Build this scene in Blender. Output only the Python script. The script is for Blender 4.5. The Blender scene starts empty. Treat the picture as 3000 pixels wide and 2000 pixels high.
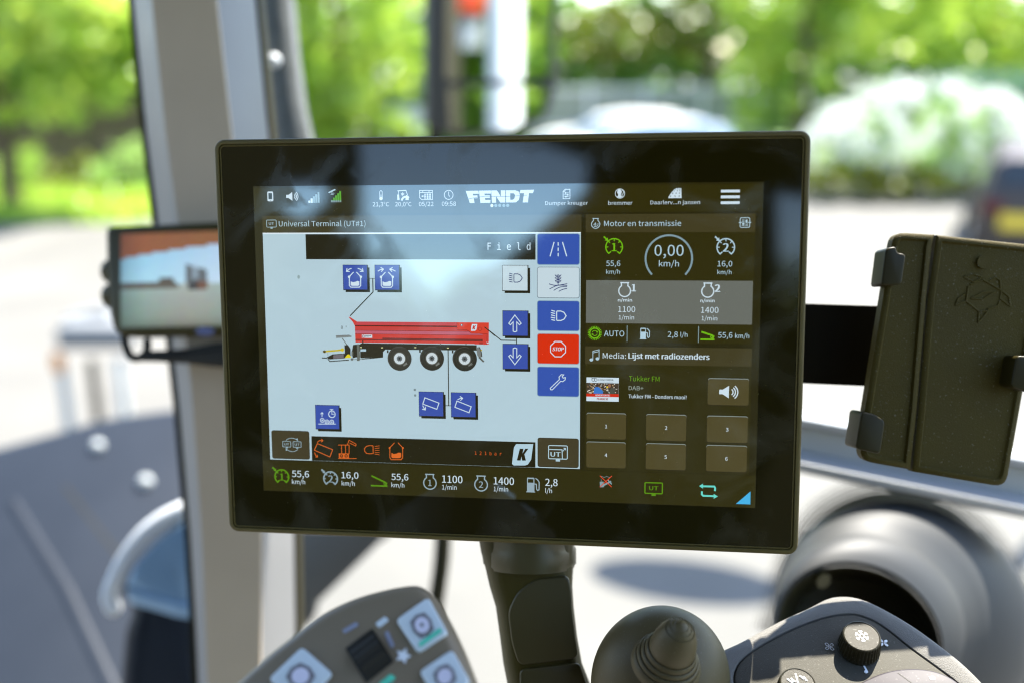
import bpy, bmesh, math, random, os
from mathutils import Vector, Matrix
random.seed(7)
S = bpy.context.scene
COL = S.collection
R = math.radians

# ------------------------------------------------------------------ camera, sky, sun, exposure
EXPO = 2.6
CAM_H, PITCH, FPX = 2.7, R(16), 2917.0          # eye in a tractor cab; 35 mm lens on a 3000 px wide frame
cd = bpy.data.cameras.new('camera'); cam = bpy.data.objects.new('camera', cd); COL.objects.link(cam)
cam.location = (0, 0, CAM_H); cam.rotation_euler = (R(90) - PITCH, 0, 0)
cd.lens = 35.0; cd.sensor_width = 36.0; cd.clip_start = 0.02; cd.clip_end = 2000
cd.dof.use_dof = True; cd.dof.focus_distance = 0.520; cd.dof.aperture_fstop = 2.8
cd.dof.aperture_blades = 0
S.camera = cam
SUN_EL, SUN_AZ = R(60), R(42)                   # azimuth clockwise from +Y
sunv = Vector((math.cos(SUN_EL) * math.sin(SUN_AZ), math.cos(SUN_EL) * math.cos(SUN_AZ), math.sin(SUN_EL)))
W = bpy.data.worlds.new('World'); S.world = W; W.use_nodes = True
nt = W.node_tree
sky = nt.nodes.new('ShaderNodeTexSky'); sky.sky_type = 'NISHITA'; sky.sun_disc = False
sky.sun_elevation = SUN_EL; sky.sun_rotation = SUN_AZ; sky.air_density = 1.0; sky.dust_density = 0.7; sky.ozone_density = 1.0
bg = nt.nodes['Background']; bg.inputs[1].default_value = 0.115
nt.links.new(sky.outputs[0], bg.inputs[0])
sd = bpy.data.lights.new('sun', 'SUN'); sd.energy = 4.2; sd.angle = R(0.53); sd.color = (1.0, 0.95, 0.86)
so = bpy.data.objects.new('sun', sd); COL.objects.link(so); so.rotation_mode = 'QUATERNION'
so.rotation_quaternion = sunv.to_track_quat('Z', 'Y'); so.location = sunv * 30
S.view_settings.view_transform = 'Standard'; S.view_settings.look = 'None'
S.view_settings.exposure = EXPO; S.view_settings.gamma = 1.0; S.view_settings.use_curve_mapping = False
S.render.engine = 'CYCLES'
S.cycles.use_denoising = True
S.cycles.filter_width = 1.2; S.cycles.max_bounces = 8; S.cycles.transparent_max_bounces = 12
S.cycles.sample_clamp_indirect = 6.0; S.cycles.caustics_reflective = False; S.cycles.caustics_refractive = False

FWD = Vector((0, math.cos(PITCH), -math.sin(PITCH))); UPV = Vector((0, math.sin(PITCH), math.cos(PITCH))); RIGHT = Vector((1, 0, 0))
EYE = Vector((0, 0, CAM_H))
def ray(x, y): return FWD + RIGHT * ((x - 1500) / FPX) + UPV * ((1000 - y) / FPX)
def V(x, y, d): return EYE + ray(x, y) * d                         # a point of the photograph at a depth in metres
def PL(x, y, o, n):                                                # ... on a plane
    r = ray(x, y); return EYE + r * ((o - EYE).dot(n) / r.dot(n))
def AT(x, Y, z=0.0):                                               # photo column x at ground distance Y
    dep = Y * math.cos(PITCH) + (CAM_H - z) * math.sin(PITCH)
    return Vector(((x - 1500) / FPX * dep, Y, z))
def zm(x0, y0, k):                                                 # coordinates read in an enlarged crop of the photograph
    return lambda x, y: (x0 + x / k, y0 + y / k)

# ------------------------------------------------------------------ materials
def lin(r, g, b):
    f = lambda c: (c / 255 / 12.92) if c / 255 <= 0.04045 else ((c / 255 + 0.055) / 1.055) ** 2.4
    return (f(r), f(g), f(b))
def mat(name, col, rough=0.5, metal=0.0, var=0.12, scale=20.0, bump=0.0, bscale=None, rvar=0.08, spec=0.5, coat=0.0, dust=0.0, ior=1.45):
    m = bpy.data.materials.new(name); m.use_nodes = True
    n, l = m.node_tree.nodes, m.node_tree.links
    p = n['Principled BSDF']
    p.inputs['Metallic'].default_value = metal; p.inputs['Specular IOR Level'].default_value = spec
    p.inputs['IOR'].default_value = ior
    p.inputs['Coat Weight'].default_value = coat; p.inputs['Coat Roughness'].default_value = 0.08
    tc = n.new('ShaderNodeTexCoord'); nz = n.new('ShaderNodeTexNoise')
    nz.inputs['Scale'].default_value = scale; nz.inputs['Detail'].default_value = 6
    l.new(tc.outputs['Object'], nz.inputs['Vector'])
    mx = n.new('ShaderNodeMix'); mx.data_type = 'RGBA'
    mx.inputs[6].default_value = (*[c * (1 - var) for c in col], 1); mx.inputs[7].default_value = (*[min(1, c * (1 + var)) for c in col], 1)
    l.new(nz.outputs[0], mx.inputs[0]); out = mx.outputs[2]
    if dust:
        dn = n.new('ShaderNodeTexNoise'); dn.inputs['Scale'].default_value = 900; dn.inputs['Detail'].default_value = 2
        l.new(tc.outputs['Object'], dn.inputs['Vector'])
        mr = n.new('ShaderNodeMapRange'); mr.inputs[1].default_value = 0.66; mr.inputs[2].default_value = 0.74; mr.inputs[4].default_value = dust
        l.new(dn.outputs[0], mr.inputs[0])
        m2 = n.new('ShaderNodeMix'); m2.data_type = 'RGBA'; m2.inputs[7].default_value = (0.45, 0.43, 0.38, 1)
        l.new(mr.outputs[0], m2.inputs[0]); l.new(out, m2.inputs[6]); out = m2.outputs[2]
    l.new(out, p.inputs['Base Color'])
    mr = n.new('ShaderNodeMapRange'); mr.inputs[3].default_value = max(0.02, rough - rvar); mr.inputs[4].default_value = min(1, rough + rvar)
    l.new(nz.outputs[0], mr.inputs[0]); l.new(mr.outputs[0], p.inputs['Roughness'])
    if bump:
        bn = n.new('ShaderNodeTexNoise'); bn.inputs['Scale'].default_value = bscale or scale * 10; bn.inputs['Detail'].default_value = 3
        l.new(tc.outputs['Object'], bn.inputs['Vector'])
        b = n.new('ShaderNodeBump'); b.inputs['Strength'].default_value = bump; b.inputs['Distance'].default_value = 0.002
        l.new(bn.outputs[0], b.inputs['Height']); l.new(b.outputs[0], p.inputs['Normal'])
    return m
def leaf_mat(name, c1, c2, trans=0.52, scale=1.3):
    m = bpy.data.materials.new(name); m.use_nodes = True
    n, l = m.node_tree.nodes, m.node_tree.links
    n.remove(n['Principled BSDF']); out = n['Material Output']
    tc = n.new('ShaderNodeTexCoord'); nz = n.new('ShaderNodeTexNoise'); nz.inputs['Scale'].default_value = scale; nz.inputs['Detail'].default_value = 5
    l.new(tc.outputs['Object'], nz.inputs['Vector'])
    mr = n.new('ShaderNodeMapRange'); mr.inputs[1].default_value = 0.35; mr.inputs[2].default_value = 0.65
    l.new(nz.outputs[0], mr.inputs[0])
    mx = n.new('ShaderNodeMix'); mx.data_type = 'RGBA'; mx.inputs[6].default_value = (*c1, 1); mx.inputs[7].default_value = (*c2, 1)
    l.new(mr.outputs[0], mx.inputs[0])
    d = n.new('ShaderNodeBsdfDiffuse'); t = n.new('ShaderNodeBsdfTranslucent'); g = n.new('ShaderNodeBsdfGlossy'); g.inputs['Roughness'].default_value = 0.35
    a = n.new('ShaderNodeMixShader'); a.inputs[0].default_value = trans; b = n.new('ShaderNodeMixShader'); b.inputs[0].default_value = 0.04
    l.new(mx.outputs[2], d.inputs[0]); l.new(mx.outputs[2], t.inputs[0]); l.new(d.outputs[0], a.inputs[1]); l.new(t.outputs[0], a.inputs[2])
    l.new(a.outputs[0], b.inputs[1]); l.new(g.outputs[0], b.inputs[2]); l.new(b.outputs[0], out.inputs[0])
    return m
def clear_glass():
    m = bpy.data.materials.new('clean_clear_glass'); m.use_nodes = True
    n, l = m.node_tree.nodes, m.node_tree.links
    n.remove(n['Principled BSDF']); t = n.new('ShaderNodeBsdfTransparent'); t.inputs[0].default_value = (0.97, 0.98, 0.975, 1)
    l.new(t.outputs[0], n['Material Output'].inputs[0]); return m
def screen_mat(name, F0_ior, emis=True, base=(0.006, 0.0045, 0.0004), rough=0.05, smudge=0.02):
    """glossy cover glass: fingerprints and dust on it, the lit picture under it (face colours) where emis"""
    m = bpy.data.materials.new(name); m.use_nodes = True
    n, l = m.node_tree.nodes, m.node_tree.links; p = n['Principled BSDF']
    p.inputs['IOR'].default_value = F0_ior; p.inputs['Specular Tint'].default_value = (0.74, 0.92, 1.0, 1) if emis else (0.9, 0.95, 1.0, 1)
    tc = n.new('ShaderNodeTexCoord')
    n1 = n.new('ShaderNodeTexNoise'); n1.inputs['Scale'].default_value = 22; n1.inputs['Detail'].default_value = 5; n1.inputs['Distortion'].default_value = 1.2
    l.new(tc.outputs['Object'], n1.inputs['Vector'])
    sm = n.new('ShaderNodeMapRange'); sm.inputs[1].default_value = 0.50; sm.inputs[2].default_value = 0.72; sm.inputs[3].default_value = 0; sm.inputs[4].default_value = smudge
    l.new(n1.outputs[0], sm.inputs[0])
    vo = n.new('ShaderNodeTexVoronoi'); vo.inputs['Scale'].default_value = 260; l.new(tc.outputs['Object'], vo.inputs['Vector'])
    ds = n.new('ShaderNodeMapRange'); ds.inputs[1].default_value = 0.055; ds.inputs[2].default_value = 0.035; ds.inputs[3].default_value = 0; ds.inputs[4].default_value = 1
    l.new(vo.outputs['Distance'], ds.inputs[0])
    n2 = n.new('ShaderNodeTexNoise'); n2.inputs['Scale'].default_value = 30; l.new(tc.outputs['Object'], n2.inputs['Vector'])
    gt = n.new('ShaderNodeMath'); gt.operation = 'GREATER_THAN'; gt.inputs[1].default_value = 0.52; l.new(n2.outputs[0], gt.inputs[0])
    mu = n.new('ShaderNodeMath'); mu.operation = 'MULTIPLY'; l.new(ds.outputs[0], mu.inputs[0]); l.new(gt.outputs[0], mu.inputs[1])
    mu2 = n.new('ShaderNodeMath'); mu2.operation = 'MULTIPLY'; mu2.inputs[1].default_value = 0.16; l.new(mu.outputs[0], mu2.inputs[0])
    ad = n.new('ShaderNodeMath'); ad.operation = 'ADD'; l.new(mu2.outputs[0], ad.inputs[0]); l.new(sm.outputs[0], ad.inputs[1])
    mx = n.new('ShaderNodeMix'); mx.data_type = 'RGBA'; mx.inputs[6].default_value = (*base, 1); mx.inputs[7].default_value = (0.6, 0.56, 0.42, 1)
    l.new(ad.outputs[0], mx.inputs[0]); l.new(mx.outputs[2], p.inputs['Base Color'])
    rr = n.new('ShaderNodeMapRange'); rr.inputs[3].default_value = rough; rr.inputs[4].default_value = rough + 0.16
    rr.inputs[2].default_value = max(smudge, 1e-4); l.new(sm.outputs[0], rr.inputs[0]); l.new(rr.outputs[0], p.inputs['Roughness'])
    if emis:
        at = n.new('ShaderNodeAttribute'); at.attribute_name = 'Col'
        ld = n.new('ShaderNodeMix'); ld.data_type = 'RGBA'; ld.blend_type = 'ADD'; ld.inputs[0].default_value = 0.30
        l.new(mx.outputs[2], ld.inputs[6]); l.new(at.outputs['Color'], ld.inputs[7]); l.new(ld.outputs[2], p.inputs['Base Color'])
        l.new(at.outputs['Color'], p.inputs['Emission Color']); p.inputs['Emission Strength'].default_value = 0.86 / 2 ** EXPO
    return m

M = {}
M['housing'] = mat('olive_black_plastic', (0.095, 0.070, 0.014), 0.5, spec=0.35, bump=0.35, bscale=2600, var=0.15, scale=60)
M['groove'] = mat('black_rubber', (0.010, 0.008, 0.003), 0.6)
M['border'] = screen_mat('black_printed_glass', 1.5, False, base=(0.013, 0.0095, 0.0), smudge=0.035)
M['display'] = screen_mat('lit_display_glass', 2.2, True, smudge=0.035)
M['lcd'] = screen_mat('small_lit_display', 1.3, True, rough=0.12, smudge=0.0)
M['arm'] = mat('dark_satin_plastic', (0.042, 0.033, 0.004), 0.42, spec=0.3, bump=0.08, bscale=900)
M['collar'] = mat('grey_black_plastic', (0.055, 0.045, 0.016), 0.38, spec=0.35)
M['holder'] = mat('matt_black_plastic', (0.055, 0.040, 0.003), 0.62, spec=0.22, bump=0.25, bscale=1500, var=0.22, scale=28, dust=0.25)
M['clip'] = mat('glossy_black_plastic', (0.024, 0.019, 0.004), 0.42, spec=0.22, var=0.2, scale=60)
M['bar'] = mat('black_powder_coat', (0.007, 0.005, 0.001), 0.75, spec=0.15)
M['pillar'] = mat('warm_grey_trim', (0.45, 0.35, 0.24), 0.55, var=0.06, bump=0.1, bscale=600)
M['bevel'] = mat('sun_dimmed_grey_trim', (0.15, 0.149, 0.146), 0.5, var=0.06)  # bevels coloured darker than the face to hold down the sunlight on them
M['seal'] = mat('dark_rubber_seal', (0.018, 0.015, 0.004), 0.6, spec=0.2)
M['silver'] = mat('silver_grey_paint', (0.38, 0.39, 0.40), 0.38, metal=0.3, var=0.06)
M['hood'] = mat('grey_soft_plastic', (0.036, 0.038, 0.038), 0.55, spec=0.35, var=0.15, scale=12)
M['hoodin'] = mat('dark_lining', (0.030, 0.025, 0.008), 0.6)
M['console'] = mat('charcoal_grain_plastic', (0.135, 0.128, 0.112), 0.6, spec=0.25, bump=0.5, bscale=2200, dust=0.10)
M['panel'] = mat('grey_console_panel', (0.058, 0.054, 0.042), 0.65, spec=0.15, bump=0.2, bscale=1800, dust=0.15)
M['knob'] = mat('black_knob_plastic', (0.016, 0.0125, 0.003), 0.45, spec=0.25, bump=0.2, bscale=3000, dust=0.3)
M['boot'] = mat('rubber_boot', (0.078, 0.060, 0.024), 0.5, spec=0.35, var=0.15, scale=50, dust=0.12)
M['pod'] = mat('grey_keypad_plastic', (0.20, 0.155, 0.10), 0.45, var=0.1)
M['key'] = mat('translucent_white_key', (0.62, 0.68, 0.70), 0.35, var=0.05)
M['keyin'] = mat('lilac_key_print', (0.70, 0.66, 0.76), 0.5)
M['keydark'] = mat('dark_key_print', (0.20, 0.19, 0.20), 0.5)
M['green'] = mat('green_indicator', (0.10, 0.62, 0.42), 0.35, var=0.05)
M['lilac'] = mat('pale_lilac_print', (0.26, 0.27, 0.34), 0.5)
M['print'] = mat('white_print', (0.78, 0.80, 0.82), 0.6, var=0.03)
M['bonnet'] = mat('anthracite_paint', (0.014, 0.018, 0.025), 0.45, spec=0.16, var=0.2, scale=6)
M['chrome'] = mat('bright_metal', (0.75, 0.76, 0.76), 0.16, metal=1.0)
M['lens'] = mat('orange_lens', (0.55, 0.22, 0.06), 0.3)
M['lightgrey'] = mat('light_grey_paint', (0.55, 0.56, 0.56), 0.45)
M['fencepanel'] = mat('pale_grey_green_panel', (0.20, 0.22, 0.18), 0.6)
M['midgrey'] = mat('mid_grey_paint', (0.16, 0.165, 0.165), 0.5)
M['concrete'] = mat('pale_sunlit_concrete', (0.100, 0.096, 0.085), 0.85, var=0.40, scale=0.7, bump=0.4, bscale=40)
M['soil'] = mat('grass_soil', (0.07, 0.12, 0.02), 0.9, var=0.4, scale=2)
M['wood'] = mat('weathered_brown_wood', (0.10, 0.075, 0.045), 0.8, var=0.4, scale=6)
M['bark'] = mat('brown_bark', (0.08, 0.055, 0.03), 0.9, var=0.4, scale=8, bump=0.6, bscale=30)
M['leaf_lime'] = leaf_mat('lime_leaves', (0.24, 0.40, 0.030), (0.54, 0.66, 0.10))
M['leaf_mid'] = leaf_mat('mid_green_leaves', (0.17, 0.33, 0.03), (0.40, 0.55, 0.09))
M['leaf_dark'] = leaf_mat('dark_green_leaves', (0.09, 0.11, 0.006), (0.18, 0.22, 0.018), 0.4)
M['leaf_cool'] = leaf_mat('cool_green_leaves', (0.17, 0.34, 0.06), (0.40, 0.56, 0.16))
M['petal'] = leaf_mat('white_petals', (0.62, 0.66, 0.58), (0.8, 0.82, 0.78), 0.35)
M['white'] = mat('white_car_paint', (0.78, 0.79, 0.80), 0.25, var=0.03, coat=0.8)
M['black'] = mat('black_car_paint', (0.060, 0.045, 0.038), 0.4, spec=0.3, var=0.1, coat=0.1)
M['tint'] = mat('dark_window_glass', (0.03, 0.035, 0.04), 0.08, var=0.05)
M['paleglass'] = mat('sky_lit_window_glass', (0.25, 0.30, 0.33), 0.05, spec=1.0, ior=1.9, var=0.05)
M['plate'] = mat('yellow_plate', (0.72, 0.50, 0.05), 0.5, var=0.06)
M['galv'] = mat('grey_fence_paint', (0.34, 0.36, 0.35), 0.6)
M['greenpaint'] = mat('pale_green_fence_paint', (0.30, 0.45, 0.33), 0.5)
M['mirror'] = mat('mirror_glass', (0.88, 0.9, 0.9), 0.02, metal=1.0, var=0.01, rvar=0.0)
M['red'] = mat('red_trailer_paint', (0.55, 0.06, 0.02), 0.4)
M['tail'] = mat('dark_red_lens', (0.10, 0.008, 0.006), 0.3)
M['tyre'] = mat('tyre_rubber', (0.02, 0.018, 0.014), 0.8)
M['roof'] = mat('dark_roof_lining', (0.035, 0.031, 0.016), 0.8)
M['clear'] = clear_glass()
M['frit'] = mat('black_frit_print', (0.030, 0.025, 0.008), 0.5)

# ------------------------------------------------------------------ object helpers
def link(o, parent=None):
    COL.objects.link(o)
    if parent is not None: o.parent = parent
    return o
def finish(name, bm, m, parent=None, smooth=40, recalc=True):
    if recalc: bmesh.ops.recalc_face_normals(bm, faces=bm.faces[:])
    me = bpy.data.meshes.new(name); bm.to_mesh(me); bm.free()
    for x in (m if isinstance(m, (list, tuple)) else [m]): me.materials.append(x)
    if smooth:
        me.polygons.foreach_set('use_smooth', [len(p.vertices) < 5 for p in me.polygons]); me.set_sharp_from_angle(angle=R(smooth))
    o = bpy.data.objects.new(name, me); link(o)
    if parent is not None:
        o.parent = parent; o.matrix_parent_inverse = parent.matrix_basis.inverted()
    return o
def thing(name, label, cat, loc=(0, 0, 0), group=None):
    o = bpy.data.objects.new(name, None); o.empty_display_size = 0.05; link(o); o.location = loc
    o['label'] = label; o['category'] = cat
    if group: o['group'] = group
    return o
def tag(o, label, cat, group=None):
    o['label'] = label; o['category'] = cat
    if group: o['group'] = group
    return o
def struct(o, kind='structure'): o['kind'] = kind; return o
def rot_to(axis): return Vector(axis).normalized().to_track_quat('Z', 'Y').to_matrix().to_4x4()
def box(bm, c, s, rot=None, bev=0.0):
    g = bmesh.ops.create_cube(bm, size=1)
    mt = Matrix.Translation(c) @ (rot or Matrix.Identity(4)) @ Matrix.Diagonal((*s, 1))
    bmesh.ops.transform(bm, matrix=mt, verts=g['verts'])
    if bev: bmesh.ops.bevel(bm, geom=list({e for v in g['verts'] for e in v.link_edges}), offset=bev, segments=3, affect='EDGES', profile=0.5)
def rod(bm, a, b, r0, r1=None, seg=16):
    a, b = Vector(a), Vector(b); r1 = r0 if r1 is None else r1
    bmesh.ops.create_cone(bm, cap_ends=True, segments=seg, radius1=r0, radius2=r1, depth=(b - a).length, matrix=Matrix.Translation((a + b) / 2) @ rot_to(b - a))
def ball(bm, c, r, seg=16, scale=(1, 1, 1)):
    bmesh.ops.create_uvsphere(bm, u_segments=seg, v_segments=seg // 2 + 2, radius=r, matrix=Matrix.Translation(c) @ Matrix.Diagonal((*scale, 1)))
def loft(bm, rings, closed=True, cap0=True, cap1=True):
    vs = [[bm.verts.new(p) for p in r] for r in rings]; n = len(vs[0])
    for a, b in zip(vs, vs[1:]):
        for i in range(n if closed else n - 1): bm.faces.new((a[i], a[(i + 1) % n], b[(i + 1) % n], b[i]))
    if cap0: bm.faces.new(vs[0])
    if cap1: bm.faces.new(vs[-1])
    return vs
def round_poly(pts, r, seg=5):
    out = []; n = len(pts); rr = r if isinstance(r, (list, tuple)) else [r] * n
    for i in range(n):
        p, a, b = Vector(pts[i]), Vector(pts[i - 1]), Vector(pts[(i + 1) % n])
        k = min(rr[i], (a - p).length * 0.49, (b - p).length * 0.49)
        if k <= 0: out.append(p); continue
        s, e = p + (a - p).normalized() * k, p + (b - p).normalized() * k
        for j in range(seg + 1):
            t = j / seg; out.append(s * (1 - t) ** 2 + p * 2 * t * (1 - t) + e * t * t)
    return out
def smooth_curve(pts, seg=6, closed=False):
    """Catmull-Rom through the points"""
    P = [Vector(p) for p in pts]; n = len(P); out = []
    rng = range(n) if closed else range(n - 1)
    for i in rng:
        p0 = P[i - 1] if (closed or i > 0) else P[0]; p1 = P[i]; p2 = P[(i + 1) % n]; p3 = P[(i + 2) % n] if (closed or i + 2 < n) else P[-1]
        for j in range(seg):
            t = j / seg
            out.append(0.5 * ((2 * p1) + (p2 - p0) * t + (2 * p0 - 5 * p1 + 4 * p2 - p3) * t * t + (-p0 + 3 * p1 - 3 * p2 + p3) * t ** 3))
    if not closed: out.append(P[-1])
    return out
def inset(pts, d, n):
    """in-plane inset of a 3-D polygon with normal n (positive: inwards)"""
    out = []; N = len(pts); c = sum(pts, Vector()) / N
    area = sum(((pts[i] - c).cross(pts[(i + 1) % N] - c)).dot(n) for i in range(N)); sg = 1 if area > 0 else -1
    for i in range(N):
        a, b, c2 = pts[i - 1], pts[i], pts[(i + 1) % N]
        e1, e2 = (b - a), (c2 - b)
        if e1.length < 1e-9: e1 = e2
        if e2.length < 1e-9: e2 = e1
        n1 = n.cross(e1.normalized()) * sg; n2 = n.cross(e2.normalized()) * sg
        h = (n1 + n2); h = h.normalized() if h.length > 1e-6 else n1
        out.append(b + h * (d / max(0.45, h.dot(n1))))
    return out
def slab(name, pts, n, th, m, parent=None, bev=0.0, steps=3, smooth=40):
    """plate with a rounded front edge: pts is the front outline, n points out of the front, th is its thickness"""
    bm = bmesh.new(); n = Vector(n).normalized(); pts = [Vector(p) for p in pts]; rings = [[p - n * th for p in pts]]
    if bev:
        for k in range(steps + 1):
            a = k / steps * math.pi / 2
            rings.append([p - n * (bev * (1 - math.sin(a))) for p in inset(pts, bev * (1 - math.cos(a)), n)])
    else: rings.append(pts)
    loft(bm, rings)
    return finish(name, bm, m, parent, smooth)
def copy_tree(o, parent=None):
    c = o.copy(); COL.objects.link(c)
    if parent is not None: c.parent = parent
    for ch in o.children: copy_tree(ch, c)
    return c

# ------------------------------------------------------------------ the yard and what grows round it
def ground_sheet(name, pts, z, m):
    bm = bmesh.new(); bm.faces.new([bm.verts.new((x, y, z)) for x, y in pts]); return struct(finish(name, bm, m, None, 0))
ground_sheet('ground', [(-300, -300), (300, -300), (300, 300), (-300, 300)], 0.0, M['concrete'])
gl = [AT(-900, 16.3), AT(330, 16.6), AT(470, 17.2), AT(900, 21.5), AT(900, 24), AT(-900, 24)]
ground_sheet('lawn', [(p.x, p.y) for p in gl], 0.004, M['soil'])
gr = [AT(1250, 23.5), AT(2200, 24.5), AT(2330, 22), AT(3500, 20.3), AT(3500, 60), AT(1000, 60)]
ground_sheet('verge', [(p.x, p.y) for p in gr], 0.008, M['soil'])

def leaves(bm, c, spread, n, size, flat=0.0):
    for _ in range(n):
        while True:
            u = Vector((random.uniform(-1, 1), random.uniform(-1, 1), random.uniform(-1, 1)))
            if u.length <= 1: break
        p = Vector(c) + Vector((u.x * spread[0], u.y * spread[1], u.z * spread[2]))
        a = Vector((random.gauss(0, 1), random.gauss(0, 1), random.gauss(0, 1) * (1 - flat))).normalized()
        b = a.orthogonal().normalized(); b.rotate(Matrix.Rotation(random.uniform(0, 6.28), 3, a)); s = size * random.uniform(0.6, 1.3)
        c2 = a.cross(b)
        vs = [bm.verts.new(p + b * s * q[0] + c2 * s * q[1]) for q in ((-1, 0), (0, -0.55), (1, 0), (0, 0.55))]
        bm.faces.new(vs)
def clumps(bm, c, rad, n_clumps, per, csize, size, shell=0.45):
    for _ in range(n_clumps):
        d = Vector((random.gauss(0, 1), random.gauss(0, 1), random.gauss(0, 1))).normalized() * random.uniform(shell, 1.0)
        p = Vector(c) + Vector((d.x * rad[0], d.y * rad[1], d.z * rad[2]))
        if p.z < 0.15: p.z = 0.15 + random.uniform(0, 0.3)
        s = csize * random.uniform(0.6, 1.3); leaves(bm, p, (s, s, s * 0.75), per, size)
def crown_mesh(name, blobs, m, parent, per=24, csize=0.36, size=0.13, density=26, shell=0.45):
    bm = bmesh.new()
    for c, rad in blobs:
        area = (rad[0] * rad[1] + rad[1] * rad[2] + rad[0] * rad[2]) / 3
        clumps(bm, c, rad, max(4, int(area * density)), per, csize, size, shell)
    return finish(name, bm, m, parent, 0, recalc=False)
def tree(label, x, Y, h, blobs, m, trunk_r=0.16, cat='tree', lean=0.0, **kw):
    b = AT(x, Y); t = thing('tree', label, cat, b)
    bm = bmesh.new(); top = b + Vector((lean, 0, h * 0.75)); k = b + Vector((lean * 0.3, 0, h * 0.35))
    rod(bm, b, k, trunk_r, trunk_r * 0.75, 10); rod(bm, k, top, trunk_r * 0.75, trunk_r * 0.25, 10)
    for i in range(7):
        a = i * 2.4; s = k.lerp(top, i / 7.0); rod(bm, s, s + Vector((math.cos(a) * h * 0.22, math.sin(a) * h * 0.22, h * 0.14)), trunk_r * 0.35, trunk_r * 0.1, 8)
    finish('trunk', bm, M['bark'], t, 60)
    crown_mesh('crown', [(b + Vector(c), r) for c, r in blobs], m, t, **kw); return t
tree('lime green leafy tree overhanging the brown board fence', 40, 18.0, 7.0, [((0.2, 0, 4.2), (2.7, 2.2, 2.7)), ((1.6, -0.3, 2.8), (1.2, 1.0, 1.2)), ((-2.0, 0, 3.4), (1.6, 1.5, 1.9))], M['leaf_lime'], density=34)
tree('light green bushy tree beside the grey post, behind the lawn', 1010, 23.0, 6.5, [((0, 0, 3.2), (2.0, 1.8, 3.0)), ((-0.6, -0.6, 1.5), (1.2, 1.0, 1.3))], M['leaf_lime'], density=34)
tree('cool green tree seen past the wing mirror', 1350, 27.0, 7.0, [((0.2, 0, 3.4), (2.2, 1.8, 3.0)), ((-0.2, -0.8, 1.6), (1.4, 1.0, 1.4))], M['leaf_cool'], density=32)
tree('tree with a dark shaded crown above the grey garden fence', 2060, 29.0, 7.0, [((-2.0, 0.3, 3.3), (2.6, 1.6, 0.9)), ((0.1, 0, 5.0), (2.0, 1.6, 1.8))], M['leaf_dark'], trunk_r=0.22, density=26)  # dark leaf colour stands for the shade under the crown
tree('lime green tree with drooping branches above the flowering shrub', 2330, 24.5, 7.5, [((-0.3, 0, 4.0), (1.9, 1.6, 2.2)), ((1.8, 0.3, 4.2), (2.0, 1.8, 1.7)), ((-0.9, -0.4, 2.3), (0.8, 0.7, 1.3))], M['leaf_lime'], density=34)
tree('lime green tree rising behind the pale green railings', 2880, 27.0, 7.5, [((0, 0, 4.0), (3.0, 1.8, 2.1)), ((2.6, 0.4, 3.6), (1.8, 1.8, 2.2))], M['leaf_lime'], density=32)
h = crown_mesh('hedge', [(AT(1650 + i * 240, 33.5, 2.4), (2.1, 0.9, 3.0)) for i in range(8)], M['leaf_cool'], None, density=30, size=0.22)
tag(h, 'long tall green hedge closing off the far side of the yard', 'hedge')
h = crown_mesh('hedge', [(AT(750 + i * 200, 33, 2.2), (1.9, 0.9, 3.0)) for i in range(5)], M['leaf_mid'], None, density=30, size=0.22)
tag(h, 'tall mid green hedge behind the bushy tree', 'hedge')
h = crown_mesh('hedge', [(AT(-300 + i * 150, 26, 2.6), (1.6, 0.9, 3.0)) for i in range(8)], M['leaf_mid'], None, density=30, size=0.20)
tag(h, 'green hedge standing behind the brown board fence', 'hedge')
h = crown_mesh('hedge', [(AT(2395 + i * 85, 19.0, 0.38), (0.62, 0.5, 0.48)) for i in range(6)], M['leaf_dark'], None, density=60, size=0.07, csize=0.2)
tag(h, 'low dark green hedge at the foot of the white flowering shrub', 'hedge')
for i, (x, y, hh) in enumerate(((-16, -16, 5.0), (-11, -19, 5.2), (-6, -21, 4.9), (-1, -22, 5.3), (-21, -11, 5.2))):  # added unseen hedges, blocking the bright horizon from the screen's reflection
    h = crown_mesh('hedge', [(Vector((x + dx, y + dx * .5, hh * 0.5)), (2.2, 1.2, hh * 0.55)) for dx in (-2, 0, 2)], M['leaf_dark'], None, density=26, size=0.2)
    tag(h, 'unseen dark hedge section added to darken the low part of the screen reflection', 'hedge', 'hedge sections added for the screen reflection')
# white flowering shrub
b = AT(2668, 20.2); t = thing('flowering_shrub', 'large round shrub covered in white blossom at the yard edge', 'shrub', b)
bl = [((0, 0, 1.1), (1.9, 1.2, 1.05)), ((-1.2, 0, 0.9), (1.0, 0.9, 0.75)), ((1.3, 0, 1.0), (0.9, 0.9, 0.95))]
crown_mesh('foliage', [(b + Vector(c), Vector(r) * 0.9) for c, r in bl], M['leaf_cool'], t, density=34, size=0.08, csize=0.26)
bm = bmesh.new()
for c, r in bl:
    for _ in range(190):
        d = Vector((random.gauss(0, 1), random.gauss(0, 1), random.gauss(0.45, 1))).normalized()
        p = b + Vector(c) + Vector((d.x * r[0], d.y * r[1], d.z * r[2])) * random.uniform(0.9, 1.12)
        if p.z > 0.45: leaves(bm, p, (0.13, 0.13, 0.13), 16, 0.055)
finish('blossom', bm, M['petal'], t, 0, recalc=False)
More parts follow.
